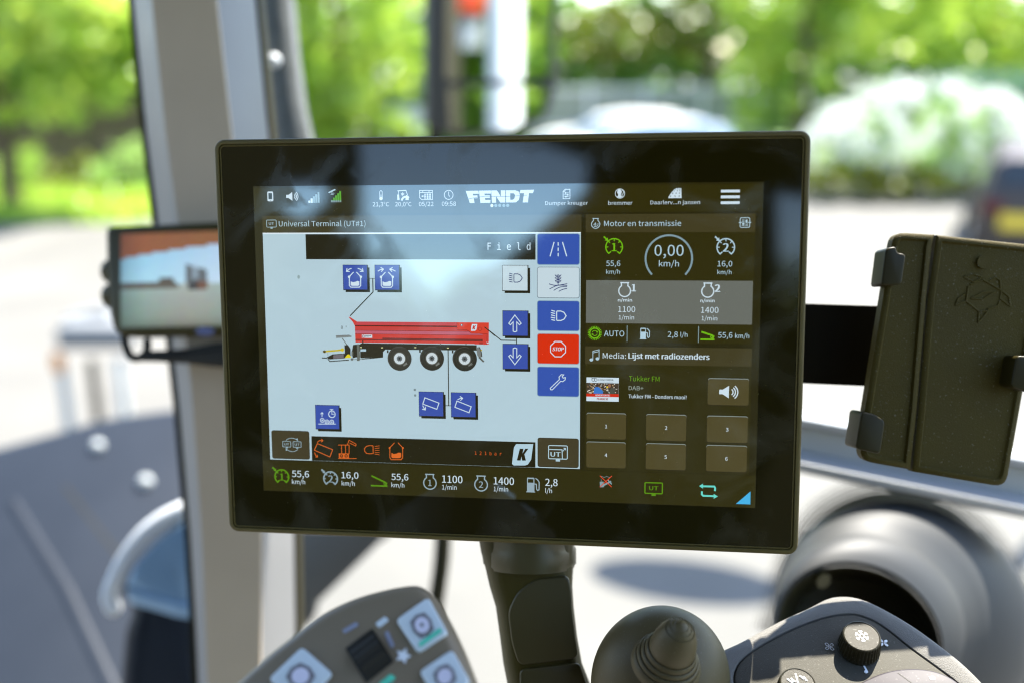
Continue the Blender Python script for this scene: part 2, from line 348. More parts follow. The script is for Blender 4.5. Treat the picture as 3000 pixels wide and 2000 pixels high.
# shrubs and grass by the fence on the lawn
for i, (x, Y, s, mm, lb) in enumerate([(60, 20.5, 0.62, 'leaf_mid', 'mid green low shrub at the foot of the board fence, by the frame edge'), (230, 20.8, 0.55, 'leaf_dark', 'dark green low shrub in the middle of the board fence'), (380, 20.3, 0.72, 'leaf_cool', 'cool green low shrub at the fence end next to the cab pillar')]):
    p = AT(x, Y); o = crown_mesh('shrub', [(p + Vector((0, 0, s * 0.7)), (s * 1.2, s * 0.8, s * 0.8))], M[mm], None, density=60, size=0.07, csize=0.2)
    tag(o, lb, 'shrub', 'shrubs along the board fence')
bm = bmesh.new()
for _ in range(9000):
    x = random.uniform(-500, 900); Y = random.uniform(16.4, 21.5)
    if Y < 16.5 + max(0, (x - 400) / 500) * 4.6: continue
    p = AT(x, Y); hh = random.uniform(0.06, 0.22); a = random.uniform(0, 6.28); w = random.uniform(0.02, 0.05); l = Vector((random.gauss(0, .07), random.gauss(0, .07), hh))
    d = Vector((math.cos(a), math.sin(a), 0)) * w
    bm.faces.new([bm.verts.new(p - d), bm.verts.new(p + d), bm.verts.new(p + l + d * 0.3), bm.verts.new(p + l - d * 0.3)])
struct(tag(finish('grass', bm, M['leaf_lime'], None, 0, recalc=False), 'bright green grass strip between the yard and the board fence', 'grass'), 'stuff')
# board fence on the left
f = thing('board_fence', 'dark brown wooden board fence behind the lawn', 'fence', AT(100, 22))
x0, x1 = AT(-700, 22).x, AT(700, 22).x
bm = bmesh.new(); x = x0
while x < x1:
    hh = 1.72 + random.uniform(-0.03, 0.03); box(bm, (x, 22 + random.uniform(-0.01, 0.01), hh / 2 + 0.06), (0.135, 0.022, hh)); x += 0.15
finish('boards', bm, M['wood'], f, 0)
for k in range(8):
    bm = bmesh.new(); box(bm, (x0 + 0.2 + k * (x1 - x0 - 0.4) / 7, 22.075, 0.95), (0.10, 0.10, 1.9)); finish('post', bm, M['wood'], f, 0)
for zz in (0.45, 1.4):
    bm = bmesh.new(); box(bm, ((x0 + x1) / 2, 22.043, zz), (x1 - x0, 0.04, 0.09)); finish('rail', bm, M['wood'], f, 0)
# grey garden fence behind the cars
f = thing('garden_fence', 'pale grey panel fence with posts behind the white cars', 'fence', AT(1900, 27.5))
xa, xb = AT(1560, 27.5).x, AT(2210, 27.5).x
bm = bmesh.new(); box(bm, ((xa + xb) / 2, 27.5, 1.35), (xb - xa, 0.04, 0.85)); finish('panel', bm, M['fencepanel'], f, 0)
for zz in (1.83, 0.86):
    bm = bmesh.new(); box(bm, ((xa + xb) / 2, 27.46, zz), (xb - xa, 0.07, 0.09), bev=0.01); finish('rail', bm, M['lightgrey'], f, 0)
for k in range(5):
    bm = bmesh.new(); box(bm, (xa + k * (xb - xa) / 4, 27.42, 1.0), (0.1, 0.1, 2.0), bev=0.01); finish('post', bm, M['lightgrey'], f, 0)
# white goal-like frame
f = thing('goal_post', 'white painted square tube frame standing on the grass', 'frame', AT(1190, 25))
xa, xb = AT(1140, 25).x, AT(1262, 25).x
for xx in (xa, xb):
    bm = bmesh.new(); box(bm, (xx, 25, 0.72), (0.13, 0.08, 1.44), bev=0.01); finish('upright', bm, M['lightgrey'], f, 0)
bm = bmesh.new(); box(bm, ((xa + xb) / 2, 25, 1.3), (xb - xa - 0.13, 0.06, 0.40), bev=0.01); finish('top_board', bm, M['lightgrey'], f, 0)
# pale green railings
f = thing('railing', 'pale green metal railings with upright bars behind the shrub', 'fence', AT(2900, 24))
xa, xb = AT(2700, 24).x, AT(3350, 24).x
for zz in (0.35, 2.15):
    bm = bmesh.new(); box(bm, ((xa + xb) / 2, 24, zz), (xb - xa, 0.05, 0.06)); finish('rail', bm, M['greenpaint'], f, 0)
for k in range(int((xb - xa) / 0.14)):
    bm = bmesh.new(); box(bm, (xa + 0.07 + k * 0.14, 24.045, 1.25), (0.035, 0.035, 2.3)); finish('bar', bm, M['greenpaint'], f, 0)

def make_car(label, loc, ang, paint, glass, suv=False, plate=False, L=4.3, Wd=1.78, H=1.46):
    """a car along its own +x, wheels on the ground"""
    t = thing('parked_car', label, 'car', (0, 0, 0))
    prof = [(-2.15, 0.32, .9), (-2.18, 0.62, .94), (-2.10, 0.92, .95), (-1.72, 1.32, .80), (-1.25, 1.44, .74), (-0.2, 1.46, .74), (0.45, 1.36, .76), (1.05, 0.98, .93), (1.75, 0.86, .92), (2.10, 0.70, .88), (2.15, 0.40, .86)]
    if suv: prof = [(-2.12, 0.34, .9), (-2.16, 0.70, .95), (-2.12, 0.98, .95), (-1.95, 1.36, .84), (-1.6, 1.49, .74), (-0.2, 1.52, .74), (0.55, 1.40, .77), (1.15, 1.02, .93), (1.80, 0.92, .92), (2.10, 0.74, .88), (2.15, 0.42, .86)]
    hw = Wd / 2; sc = H / 1.46
    sec = []
    for x, z, k in prof:
        z *= sc; w = hw * k; wb = hw * 0.98; zb = min(z - 0.02, 0.93 * sc)
        s = [(x, -wb * 0.93, 0.25), (x, -wb, max(0.28, zb * 0.6)), (x, -wb * 0.98 if z > 0.95 else -w, zb), (x, -w * 0.96, z - 0.04), (x, -w * 0.8, z)]
        sec.append([Vector(p) for p in s] + [Vector((p[0], -p[1], p[2])) for p in reversed(s)])
    bm = bmesh.new(); loft(bm, sec); finish('body', bm, paint, t, 35)
    for s in (-1, 1):
        bm = bmesh.new(); y = s * (hw * 0.90)
        q = [(-1.62, 1.00), (-1.22, 1.34), (0.30, 1.34), (0.78, 1.00)]
        ring = [Vector((a, s * (hw * (0.985 if zz < 1.1 else 0.80)), zz * sc)) for a, zz in q]
        loft(bm, [[p - Vector((0, s * 0.03, 0)) for p in ring], ring]); finish('side_window', bm, glass, t, 0)
    for nm, (xa, za, xb, zb) in (('rear_window', (-2.03, 1.02, -1.77, 1.33) if not suv else (-2.10, 1.05, -1.98, 1.38)), ('windscreen', (0.98, 1.05, 0.52, 1.34))):
        bm = bmesh.new(); dx = -0.03 if xa < 0 else 0.04
        ring = [Vector((xa + dx, -hw * .80, za * sc)), Vector((xb + dx, -hw * .66, zb * sc)), Vector((xb + dx, hw * .66, zb * sc)), Vector((xa + dx, hw * .80, za * sc))]
        loft(bm, [[p - Vector((dx * 2, 0, 0.03)) for p in ring], ring]); finish(nm, bm, glass, t, 0)
    for x in (-1.32, 1.32):
        for s in (-1, 1):
            w = bmesh.new(); rod(w, (x, s * (hw - 0.22), 0.32), (x, s * (hw - 0.0), 0.32), 0.32, seg=28); wo = finish('wheel', w, M['tyre'], t, 40)
            w = bmesh.new(); rod(w, (x, s * (hw - 0.03), 0.32), (x, s * (hw + 0.012), 0.32), 0.2, seg=20); finish('rim', w, M['chrome'], wo, 40)
    for s in (-1, 1):
        w = bmesh.new(); box(w, (-2.15, s * hw * 0.80, 0.80 * sc), (0.10, 0.24, 0.16), bev=0.02); finish('tail_light', w, M['tail'], t)
    if plate:
        w = bmesh.new(); box(w, (-2.205, 0.36, 0.66), (0.02, 0.52, 0.20)); finish('number_plate', w, M['plate'], t, 0)
    t.location = loc; t.rotation_euler = (0, 0, ang); return t
make_car('white hatchback parked sideways, its roof showing above the terminal', AT(1860, 22.5), R(180), M['white'], M['paleglass'], H=1.41)
make_car('silver white car half hidden behind the white hatchback', AT(1800, 25.6), R(172), M['lightgrey'], M['paleglass'], H=1.36)
p = AT(3018, 14.5); make_car('dark brown black car seen from behind with a yellow number plate', p, R(68), M['black'], M['tint'], suv=True, plate=True, H=1.52)

# added shadow caster: it stands outside the picture, its flat head throws the long shadow on the concrete
hg = EYE + ray(2010, 1700) * (CAM_H / -ray(2010, 1700).z)
hz = 3.6; hc = hg + sunv * (hz / sunv.z)
t = thing('yard_shadow_caster', 'unseen grey pole with a flat head, added to cast the yard shadow', 'shadow caster', (hc.x + 1.7, hc.y, 0))
bm = bmesh.new(); rod(bm, (hc.x + 1.7, hc.y, 0), (hc.x + 1.7, hc.y, hz - 0.06), 0.06, 0.045); finish('pole', bm, M['galv'], t)
bm = bmesh.new(); rod(bm, (hc.x + 1.7, hc.y, hz - 0.08), (hc.x + 0.3, hc.y, hz), 0.03); finish('arm', bm, M['galv'], t)
bm = bmesh.new(); bmesh.ops.create_uvsphere(bm, u_segments=32, v_segments=16, radius=1, matrix=Matrix.Translation(hc) @ Matrix.Rotation(R(-14), 4, 'Z') @ Matrix.Diagonal((0.52, 0.24, 0.045, 1))); finish('caster_head', bm, M['galv'], t)

# ------------------------------------------------------------------ outside parts of the tractor
# wing mirror with two glasses
zt = zm(1100, 0, 1.8092); MD = 1.72
mn = Vector((math.sin(R(13)), -math.cos(R(13)), -0.02)).normalized()
mo = V(1460, 140, MD)
def onm(x, y): return PL(*zt(x, y), mo, mn)
t = thing('wing_mirror', 'tractor wing mirror with a tall glass above a small wide-angle glass', 'mirror', mo)
hs = round_poly([onm(285, -420), onm(985, -420), onm(960, 480), onm(905, 640), onm(690, 720), onm(420, 735), onm(275, 690)], 0.02)
slab('mirror_shell', [p + mn * 0.001 for p in hs], mn, 0.05, mat('dark_grey_shell', (0.055, 0.052, 0.045), 0.55, spec=0.3), t, bev=0.008)
up = round_poly([onm(372, -380), onm(950, -380), onm(915, 420), onm(368, 425)], 0.012)
slab('upper_glass', [p + mn * 0.003 for p in up], mn, 0.0018, M['mirror'], t)
lw = round_poly([onm(378, 462), onm(905, 455), onm(880, 600), onm(690, 690), onm(395, 700)], 0.012)
slab('lower_glass', [p + mn * 0.003 for p in lw], mn, 0.0018, M['mirror'], t)
bm = bmesh.new(); a = onm(330, 700) - mn * 0.03; rod(bm, a, a + Vector((-0.12, -0.1, -0.6)), 0.014); finish('mirror_stalk', bm, M['seal'], t)
def behind(x, y, D):                                       # where a thing must really stand for the mirror to show it there
    v = EYE + ray(*zt(x, y)) * D; return v - mn * (2 * (v - mo).dot(mn))
# the red tipper trailer standing behind, seen in the mirror
a, b2 = behind(395, 40, 11), behind(560, 40, 11); c = (a + b2) / 2; wdt = (a - b2).length; top = behind(470, -260, 11).z
t = thing('tipper_trailer', 'red tipper trailer standing behind the tractor, seen in the wing mirror', 'trailer', (c.x, c.y, 0))
dirv = (b2 - a).normalized(); ang = math.atan2(dirv.y, dirv.x); rt = Matrix.Rotation(ang, 4, 'Z'); bk = rt @ Vector((0, 1, 0)); bk = bk if bk.y < 0 else -bk
bm = bmesh.new(); zb = behind(470, 70, 11).z
box(bm, Vector((c.x, c.y, (zb + top) / 2)) + bk * 1.2, (wdt, 2.4, top - zb), rt, bev=0.03); finish('tipper_body', bm, M['red'], t)
bm = bmesh.new(); box(bm, Vector((c.x, c.y, zb - 0.22)) + bk * 1.2, (wdt * 0.9, 2.2, 0.3), rt); finish('chassis', bm, M['galv'], t)
for s in (-1, 1):
    bm = bmesh.new(); q = Vector((c.x, c.y, 0.62)) + bk * 0.9 + rt @ Vector((s * wdt * 0.42, 0, 0)); ax = rt @ Vector((1, 0, 0)); rod(bm, q - ax * 0.12, q + ax * 0.12, 0.6, seg=28); w = finish('wheel', bm, M['tyre'], t)
    bm = bmesh.new(); rod(bm, q - ax * 0.13, q + ax * 0.13, 0.3, seg=24); finish('rim', bm, M['chrome'], w)
pw = behind(685, 200, 7.0); pr = (behind(600, 200, 7.0) - behind(770, 200, 7.0)).length / 2
bm = bmesh.new(); rod(bm, (pw.x, pw.y, 0), (pw.x, pw.y, 3.2), pr, seg=24)
tag(finish('white_post', bm, M['white'], None), 'thick round white post reflected in the wing mirror', 'post')
q1 = behind(840, 200, 13); h = crown_mesh('hedge', [(Vector((q1.x + dx, q1.y + dy, 1.7)), (1.6, 1.6, 2.2)) for dx, dy in ((0, 0), (2.2, 0.8), (-2.5, -1.5))], M['leaf_mid'], None, density=40, size=0.2)
tag(h, 'green hedge behind the tractor that shows in the wing mirror', 'hedge')

# bonnet, balls for its sun glints and the work lamp on the left
zl = zm(0, 1100, 1.7422)
bo = V(300, 1500, 1.75); bn_ = (Vector((0.05, -0.42, 1))).normalized()
def onb(x, y): return PL(*zl(x, y), bo, bn_)
t = thing('bonnet', 'dark blue grey tractor bonnet outside the side window', 'bonnet', bo)
outl = [onb(-250, 400), onb(0, 335), onb(300, 255), onb(520, 190), onb(800, 150), onb(1150, 120), onb(1150, 1500), onb(900, 2100), onb(-250, 2100)]
slab('bonnet_skin', round_poly(outl, 0.05), bn_, 0.22, M['bonnet'], t, bev=0.03, steps=5)
bm = bmesh.new()
pa, pb, pc = onb(60, 640) , onb(330, 1080), onb(640, 1750)
for a, b2 in ((pa, pb), (pb, pc)): rod(bm, a - bn_ * 0.020, b2 - bn_ * 0.020, 0.023)
finish('bonnet_crease', bm, M['bonnet'], t)
bm = bmesh.new(); rod(bm, onb(330, 560) - bn_ * 0.0035, onb(640, 960) - bn_ * 0.0035, 0.004); finish('seam', bm, M['seal'], t)
for (x, y, r) in ((500, 365, 0.012), (745, 550, 0.013)):
    bm = bmesh.new(); ball(bm, onb(x, y) + bn_ * 0.004, r, 16); finish('bolt', bm, M['galv'], t)  # pale balls stand in for sun glints on the bonnet
zo = V(450, 1790, 1.05)
t = thing('work_lamp', 'rounded dark lamp shell with a pale rim in front of the bonnet', 'lamp', zo)
axis = (Vector((-0.35, -0.55, 0.55))).normalized(); B = Matrix.Translation(zo) @ rot_to(axis)
pts = [(640, 1180), (590, 1100), (600, 1040), (660, 930), (740, 830), (850, 730), (960, 670), (1010, 760), (1010, 1350), (980, 1700), (620, 1700), (600, 1350)]
ln = -FWD
sh = smooth_curve([V(*zl(x, y), 1.05) for x, y in pts], 5, True)
slab('lamp_shell', sh, (ln + Vector((-0.15, 0, 0.5))).normalized(), 0.10, M['bonnet'], t, bev=0.02, steps=5)
rim = smooth_curve([V(*zl(x, y), 1.03) for x, y in [(578, 1185), (560, 1130), (578, 1060), (640, 930), (730, 810), (830, 730), (930, 680)]], 6)
bm = bmesh.new()
for k in range(len(rim) - 1): rod(bm, rim[k], rim[k + 1], 0.0085, seg=14); ball(bm, rim[k], 0.0085, 14)
ball(bm, rim[-1], 0.0085, 14); finish('lamp_rim', bm, M['lightgrey'], t)
fc = [V(*zl(x, y), 1.022) for x, y in [(625, 1088), (690, 950), (800, 830), (940, 735), (985, 740), (985, 1175), (900, 1165), (800, 1135)]]
slab('lamp_face', round_poly(fc, 0.01), (-FWD * 0.35 + Vector((0.0, 0, 1))).normalized(), 0.02, mat('sky_sheen_blue_shell', (0.22, 0.36, 0.54), 0.3, metal=0.5), t, bev=0.004)  # blue colour puts the sky's reflection into this top face
# little stand with orange reflector on the yard
z2 = zm(0, 600, 2.24); SD = 6.6
g0 = V(*z2(560, 870), SD); u = SD / FPX / 2.24
t = thing('front_linkage', 'light grey box on legs with an orange reflector standing on the yard', 'implement', (g0.x, g0.y, 0))
bm = bmesh.new(); box(bm, g0 + Vector((0.05, 0.12, 0)), (470 * u, 0.30, 160 * u), bev=0.03); finish('box', bm, M['midgrey'], t)
bm = bmesh.new(); box(bm, V(*z2(600, 740), SD + 0.25), (330 * u, 0.2, 100 * u), Matrix.Rotation(R(-12), 4, 'Y'), bev=0.02); finish('cover', bm, M['midgrey'], t)
bm = bmesh.new(); ball(bm, V(*z2(378, 1030), SD - 0.02), 0.05, 20, (0.9, 0.6, 1.6)); finish('reflector', bm, M['lens'], t)
for x in (400, 600, 780):
    bm = bmesh.new(); q = V(*z2(x, 1030), SD + 0.03); box(bm, (q.x, q.y, q.z / 2 + 0.02), (0.055, 0.055, q.z), bev=0.005); finish('leg', bm, M['wood'] if x == 600 else M['galv'], t)

# dark exterior post right of the pillar, its bolt; lower body panel
zp = zm(0, 0, 1.96)
t = thing('exterior_post', 'dusty dark grey post outside the glass right of the pillar', 'post', V(830, 500, 1.0))
rows = [(-60, 1478, 1652), (0, 1490, 1662), (300, 1530, 1690), (600, 1560, 1730), (775, 1580, 1770), (1800, 1690, 1960), (2700, 1740, 2010)]
bm = bmesh.new(); rings = []
for y, xl, xr in rows:
    a, b2 = V(*zp(xl, y), 1.0), V(*zp(xr, y), 1.0); md = (a + b2) / 2 - FWD * 0.012
    rings.append([a, md.lerp(a, 0.45), md.lerp(b2, 0.45), b2, b2 + FWD * 0.03, a + FWD * 0.03])
loft(bm, rings); finish('post_body', bm, mat('dusty_grey_steel', (0.10, 0.105, 0.10), 0.6, var=0.45, scale=90, bump=0.3), t, 50)
bm = bmesh.new(); ball(bm, V(*zp(1572, 350), 0.985), 0.007, 20); finish('bolt', bm, M['lightgrey'], t)
zk = zm(600, 1500, 2.6133)
bm = bmesh.new()
low = [V(*zk(x, y), 1.3) for x, y in [(560, 100), (1480, 100), (1290, 205), (980, 395), (960, 480), (900, 560), (850, 800), (560, 1000)]]
o = slab('body_panel', round_poly(low, 0.01), -FWD + Vector((0.3, 0, 0.5)), 0.06, mat('warm_grey_body', (0.09, 0.082, 0.07), 0.5), None, bev=0.006)
tag(o, 'grey angular body panel outside below the terminal, beside the pillar', 'panel')
w1 = smooth_curve([V(*zk(x, y), 1.05) for x, y in [(1830, -40), (1822, 250), (1808, 420), (1780, 620), (1740, 900)]], 4)
bm = bmesh.new()
for k in range(len(w1) - 1): rod(bm, w1[k], w1[k + 1], 0.0085, seg=10)
tag(finish('wiper_arm', bm, M['seal'], None), 'thin dark wiper arm hanging below the terminal outside the glass', 'wiper')

# ------------------------------------------------------------------ cab: pillar, roof, rear wall, rail, windscreen
t = thing('cab_pillar', 'broad grey cab pillar with pale edges and dark rubber seals', 'pillar', V(560, 1000, 0.8))
rows = [(-120, 362, 378, 432, 625, 735, 750), (0, 374, 390, 444, 634, 745, 759), (395, 413, 430, 486, 678, 783, 797), (640, 444, 462, 520, 706, 806, 820), (1200, 508, 526, 566, 742, 842, 856), (1576, 541, 558, 592, 766, 858, 872), (1850, 556, 574, 603, 764, 862, 876), (2150, 569, 588, 612, 762, 864, 878)]
def strip(name, ia, ib, da, db, m, th=0.02):
    bm = bmesh.new(); rings = []
    ys = [r[0] for r in rows]
    for y0, y1, ra, rb in [(rows[i][0], rows[i + 1][0], rows[i], rows[i + 1]) for i in range(len(rows) - 1)] + [(rows[-1][0], rows[-1][0], rows[-1], rows[-1])]:
        n = 5 if y1 > y0 else 1
        for k in range(n):
            tt = k / n; y = y0 + (y1 - y0) * tt; xa = ra[ia] + (rb[ia] - ra[ia]) * tt; xb = ra[ib] + (rb[ib] - ra[ib]) * tt
            a, b2 = V(xa, y, da), V(xb, y, db); rings.append([a, b2, b2 + FWD * th, a + FWD * th])
    loft(bm, rings); return finish(name, bm, m, t, 50)
strip('pillar_face', 3, 4, 0.790, 0.790, M['pillar'])
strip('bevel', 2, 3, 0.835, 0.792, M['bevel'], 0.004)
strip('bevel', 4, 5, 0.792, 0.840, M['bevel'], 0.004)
strip('seal', 1, 2, 0.842, 0.842, M['seal'])
strip('seal', 5, 6, 0.846, 0.846, M['seal'])
RZ = CAM_H + 0.52
bm = bmesh.new(); box(bm, (-0.24, -0.02, RZ + 0.05), (1.34, 2.28, 0.10), bev=0.03)  # unseen roof, extent trimmed to shade the pillar and let sun onto the console
tag(finish('cab_roof_shade', bm, M['roof'], None), 'unseen dark cab roof, trimmed to shape the sun and shade inside', 'roof')

# terminal frame (needed for the rear wall openings that shape its reflection)
Hm = [[0, 0, 0]] * 3
def homog(a, b):
    import numpy as np
    A = []
    for (x, y), (u, v) in zip(a, b):
        A.append([x, y, 1, 0, 0, 0, -u * x, -u * y, -u]); A.append([0, 0, 0, x, y, 1, -v * x, -v * y, -v])
    return np.linalg.svd(np.array(A, float))[2][-1].reshape(3, 3)
import numpy as np
UIC = [(0, 0), (1280, 0), (1280, 800), (0, 800)]; PHC = [(741.6, 544), (2238, 530.4), (2212.3, 1489.5), (772.2, 1438)]
HH = homog(UIC, PHC); HI = np.linalg.inv(HH)
def ui(x, y):
    q = HI @ np.array([x, y, 1.0]); return (q[0] / q[2], q[1] / q[2])
PX = 0.000204                                            # a 1280 x 800 panel of 12.1 inches
K = np.array([[FPX, 0, 1500], [0, FPX, 1000], [0, 0, 1.0]]); Rt = np.linalg.inv(K) @ HH; Rt = Rt / np.linalg.norm(Rt[:, 0])
if Rt[2, 2] < 0: Rt = -Rt
def camv(v): return RIGHT * float(v[0]) - UPV * float(v[1]) + FWD * float(v[2])
TX = camv(Rt[:, 0]).normalized(); ty = camv(Rt[:, 1]); TY = -(ty - TX * ty.dot(TX)).normalized(); TZ = TX.cross(TY)
T0 = EYE + camv(Rt[:, 2] + Rt[:, 0] * 640 + Rt[:, 1] * 400) * PX
TM = Matrix((( TX.x, TY.x, TZ.x, T0.x), (TX.y, TY.y, TZ.y, T0.y), (TX.z, TY.z, TZ.z, T0.z), (0, 0, 0, 1)))
def UL(u, v, z=0.0): return Vector(((u - 640) * PX, (400 - v) * PX, z * PX))     # display pixel -> terminal's own frame
def UW(u, v): return TM @ UL(u, v)
cd.dof.focus_distance = (T0 - EYE).dot(FWD)
# unseen rear wall, its openings shaped to the sheen wanted on the screen
RY = -1.25
def refl(u, v):
    p = UW(u, v); d = (p - EYE).normalized(); r = d - TZ * (2 * d.dot(TZ)); k = (RY - p.y) / r.y; return p + r * k
holes = [[(270, -150), (560, -165), (860, -60), (850, 20), (680, 160), (580, 235), (480, 300), (400, 310), (330, 240), (275, 150)],
         [(40, -10), (180, -20), (200, 30), (130, 85), (60, 50)],
         [(1310, 20), (1420, 40), (1430, 330), (1330, 300)]]
bm = bmesh.new(); edges = []
def loop(pts):
    vs = [bm.verts.new(p) for p in pts]
    for i in range(len(vs)): edges.append(bm.edges.new((vs[i], vs[(i + 1) % len(vs)])))
loop([Vector((-2.2, RY, 1.2)), Vector((1.2, RY, 1.2)), Vector((1.2, RY, RZ + 0.12)), Vector((-2.2, RY, RZ + 0.12))])
for hp in holes: loop([refl(*p) for p in hp])
bmesh.ops.triangle_fill(bm, edges=edges, use_beauty=True)
ex = bmesh.ops.extrude_face_region(bm, geom=bm.faces[:]); bmesh.ops.translate(bm, verts=[v for v in ex['geom'] if isinstance(v, bmesh.types.BMVert)], vec=(0, -0.04, 0))
tag(finish('rear_reflection_wall', bm, M['roof'], None, 0), 'unseen dark cab rear wall, its openings cut for the screen reflection', 'wall')

# window rail on the right
zr = zm(2200, 1200, 2.94)
t = thing('window_rail', 'silver grey window rail with ridges sloping down behind the tablet holder', 'rail', V(2700, 1350, 0.76))
prof = [(0, 0.772), (60, 0.750), (112, 0.752), (135, 0.765), (330, 0.768), (400, 0.752), (440, 0.745), (500, 0.748), (525, 0.775)]
bm = bmesh.new(); rings = []
for k in range(13):
    s = k / 12; x = 150 + s * 2500; base = -60 + s * 455; hgt = 1.0 + s * 0.10
    rings.append([V(*zr(x, base + 20 + a * hgt), d) for a, d in prof] + [V(*zr(x, base + 20 + 525 * hgt), 0.81), V(*zr(x, base + 20), 0.81)])
loft(bm, rings); finish('rail_section', bm, M['silver'], t, 30)
# windscreen pane with its black dotted print
wn = (-FWD + Vector((0, 0, 0.12))).normalized(); wo = V(1700, 1000, 0.92)
def onw(x, y): return PL(x, y, wo, wn)
t = thing('windscreen', 'clear windscreen with a black dotted border near the round hood', 'windscreen', wo)
bm = bmesh.new(); bm.faces.new([bm.verts.new(onw(*p)) for p in ((700, -350), (3900, -350), (3900, 2300), (700, 2300))]); pane = finish('pane', bm, M['clear'], t, 0)
zh = zm(2100, 1400, 2.6133)
arc = smooth_curve([onw(*zh(x, y)) for x, y in [(420, 1180), (520, 760), (640, 500), (780, 310), (950, 190), (1150, 120), (1330, 105), (1560, 140), (1800, 240), (2020, 430), (2190, 660), (2330, 940), (2450, 1250), (2520, 1600)]], 14)
bm = bmesh.new(); inner = []; outer = []
for k, p in enumerate(arc):
    tg = (arc[min(k + 1, len(arc) - 1)] - arc[max(k - 1, 0)]).normalized(); nr = wn.cross(tg).normalized()
    if nr.dot(p - onw(*zh(1400, 1500))) < 0: nr = -nr
    f0 = p + wn * 0.002; inner.append(f0 - nr * 0.03); outer.append(f0 + nr * 0.001)
    for row in range(5):
        for kk in (0, 1):
            q = p if kk == 0 else (p + arc[min(k + 1, len(arc) - 1)]) / 2
            r = 0.00135 * (1 - row * 0.17); c = q + wn * 0.002 + nr * (0.0035 + row * 0.0034) + tg * (0.0008 * (row % 2))
            e1, e2 = tg, nr; bm.faces.new([bm.verts.new(c + e1 * r * math.cos(a) + e2 * r * math.sin(a)) for a in [j * math.pi / 4 for j in range(8)]])
vi = [bm.verts.new(p) for p in inner]; vo = [bm.verts.new(p) for p in outer]
for k in range(len(vi) - 1): bm.faces.new((vi[k], vi[k + 1], vo[k + 1], vo[k]))
fr = finish('frit_border', bm, M['frit'], t, 0)

# round hood (duct) in front of the windscreen at lower right
t = thing('dash_hood', 'rounded grey dashboard hood with a dark hollow front', 'hood', V(*zh(1200, 1200), 0.72))
def ell(cx, cy, rx, ry, d, rot=0.0, n=72):
    out = []
    for k in range(n):
        a = 2 * math.pi * k / n; x, y = rx * math.cos(a), ry * math.sin(a)
        out.append(V(*zh(cx + x * math.cos(rot) - y * math.sin(rot), cy + x * math.sin(rot) + y * math.cos(rot)), d))
    return out
rr = R(28)
bm = bmesh.new()
loft(bm, [ell(1090, 1230, 650, 535, 0.700, rr), ell(1090, 1215, 668, 555, 0.694, rr), ell(1100, 1180, 690, 580, 0.697, rr), ell(1150, 1130, 730, 630, 0.705, rr), ell(1170, 1105, 745, 645, 0.716, rr), ell(1185, 1090, 752, 652, 0.722, rr),
          ell(1250, 1060, 815, 700, 0.730, rr), ell(1330, 1050, 905, 790, 0.745, rr), ell(1400, 1070, 985, 865, 0.770, rr), ell(1440, 1100, 1020, 900, 0.80, rr), ell(1450, 1110, 1025, 905, 0.83, rr)], cap0=False, cap1=False)
finish('hood_shell', bm, M['hood'], t, 50)
bm = bmesh.new(); loft(bm, [ell(1090, 1232, 649, 534, 0.701, rr), ell(1100, 1240, 630, 510, 0.74, rr), ell(1120, 1240, 560, 450, 0.775, rr)], cap0=False, cap1=True)
finish('hollow', bm, M['hoodin'], t, 50)
bm = bmesh.new(); c = V(*zh(800, 770), 0.702); bmesh.ops.create_cone(bm, cap_ends=True, segments=24, radius1=0.0048, radius2=0.0056, depth=0.006, matrix=Matrix.Translation(c) @ rot_to(-FWD + Vector((0.3, 0, -.3)))); finish('screw_cap', bm, M['collar'], t)

# ------------------------------------------------------------------ rear-view camera monitor on the left
zc = zm(200, 600, 2.6133); CD = 0.78
t = thing('camera_monitor', 'small black rear camera monitor showing a yard scene, half behind the terminal', 'monitor', V(500, 800, CD))
cn = (-FWD + Vector((-0.10, 0, 0.05))).normalized(); co = V(*zc(280, 600), CD)
def onc(x, y): return PL(*zc(x, y), co, cn)
ol = [onc(278, 165), onc(1700, 105), onc(1740, 985), onc(395, 1010), onc(330, 940), onc(290, 700)]
slab('monitor_housing', round_poly(ol, [0.006, .006, .006, .008, .01, .02]), cn, 0.03, M['arm'], t, bev=0.004)
def artmesh(name, faces, m, parent):
    """flat coloured faces [(points, colour)] with a face colour attribute"""
    bm = bmesh.new(); lay = bm.loops.layers.float_color.new('Col')
    for pts, c in faces:
        try: fc = bm.faces.new([bm.verts.new(p) for p in pts])
        except ValueError: continue
        for l in fc.loops: l[lay] = (*c, 1)
    return finish(name, bm, m, parent, 0, recalc=False)
def qc(pts, k): return [onc(x, y) + cn * (0.0006 + 0.0002 * k) for x, y in pts]
X2 = 1580
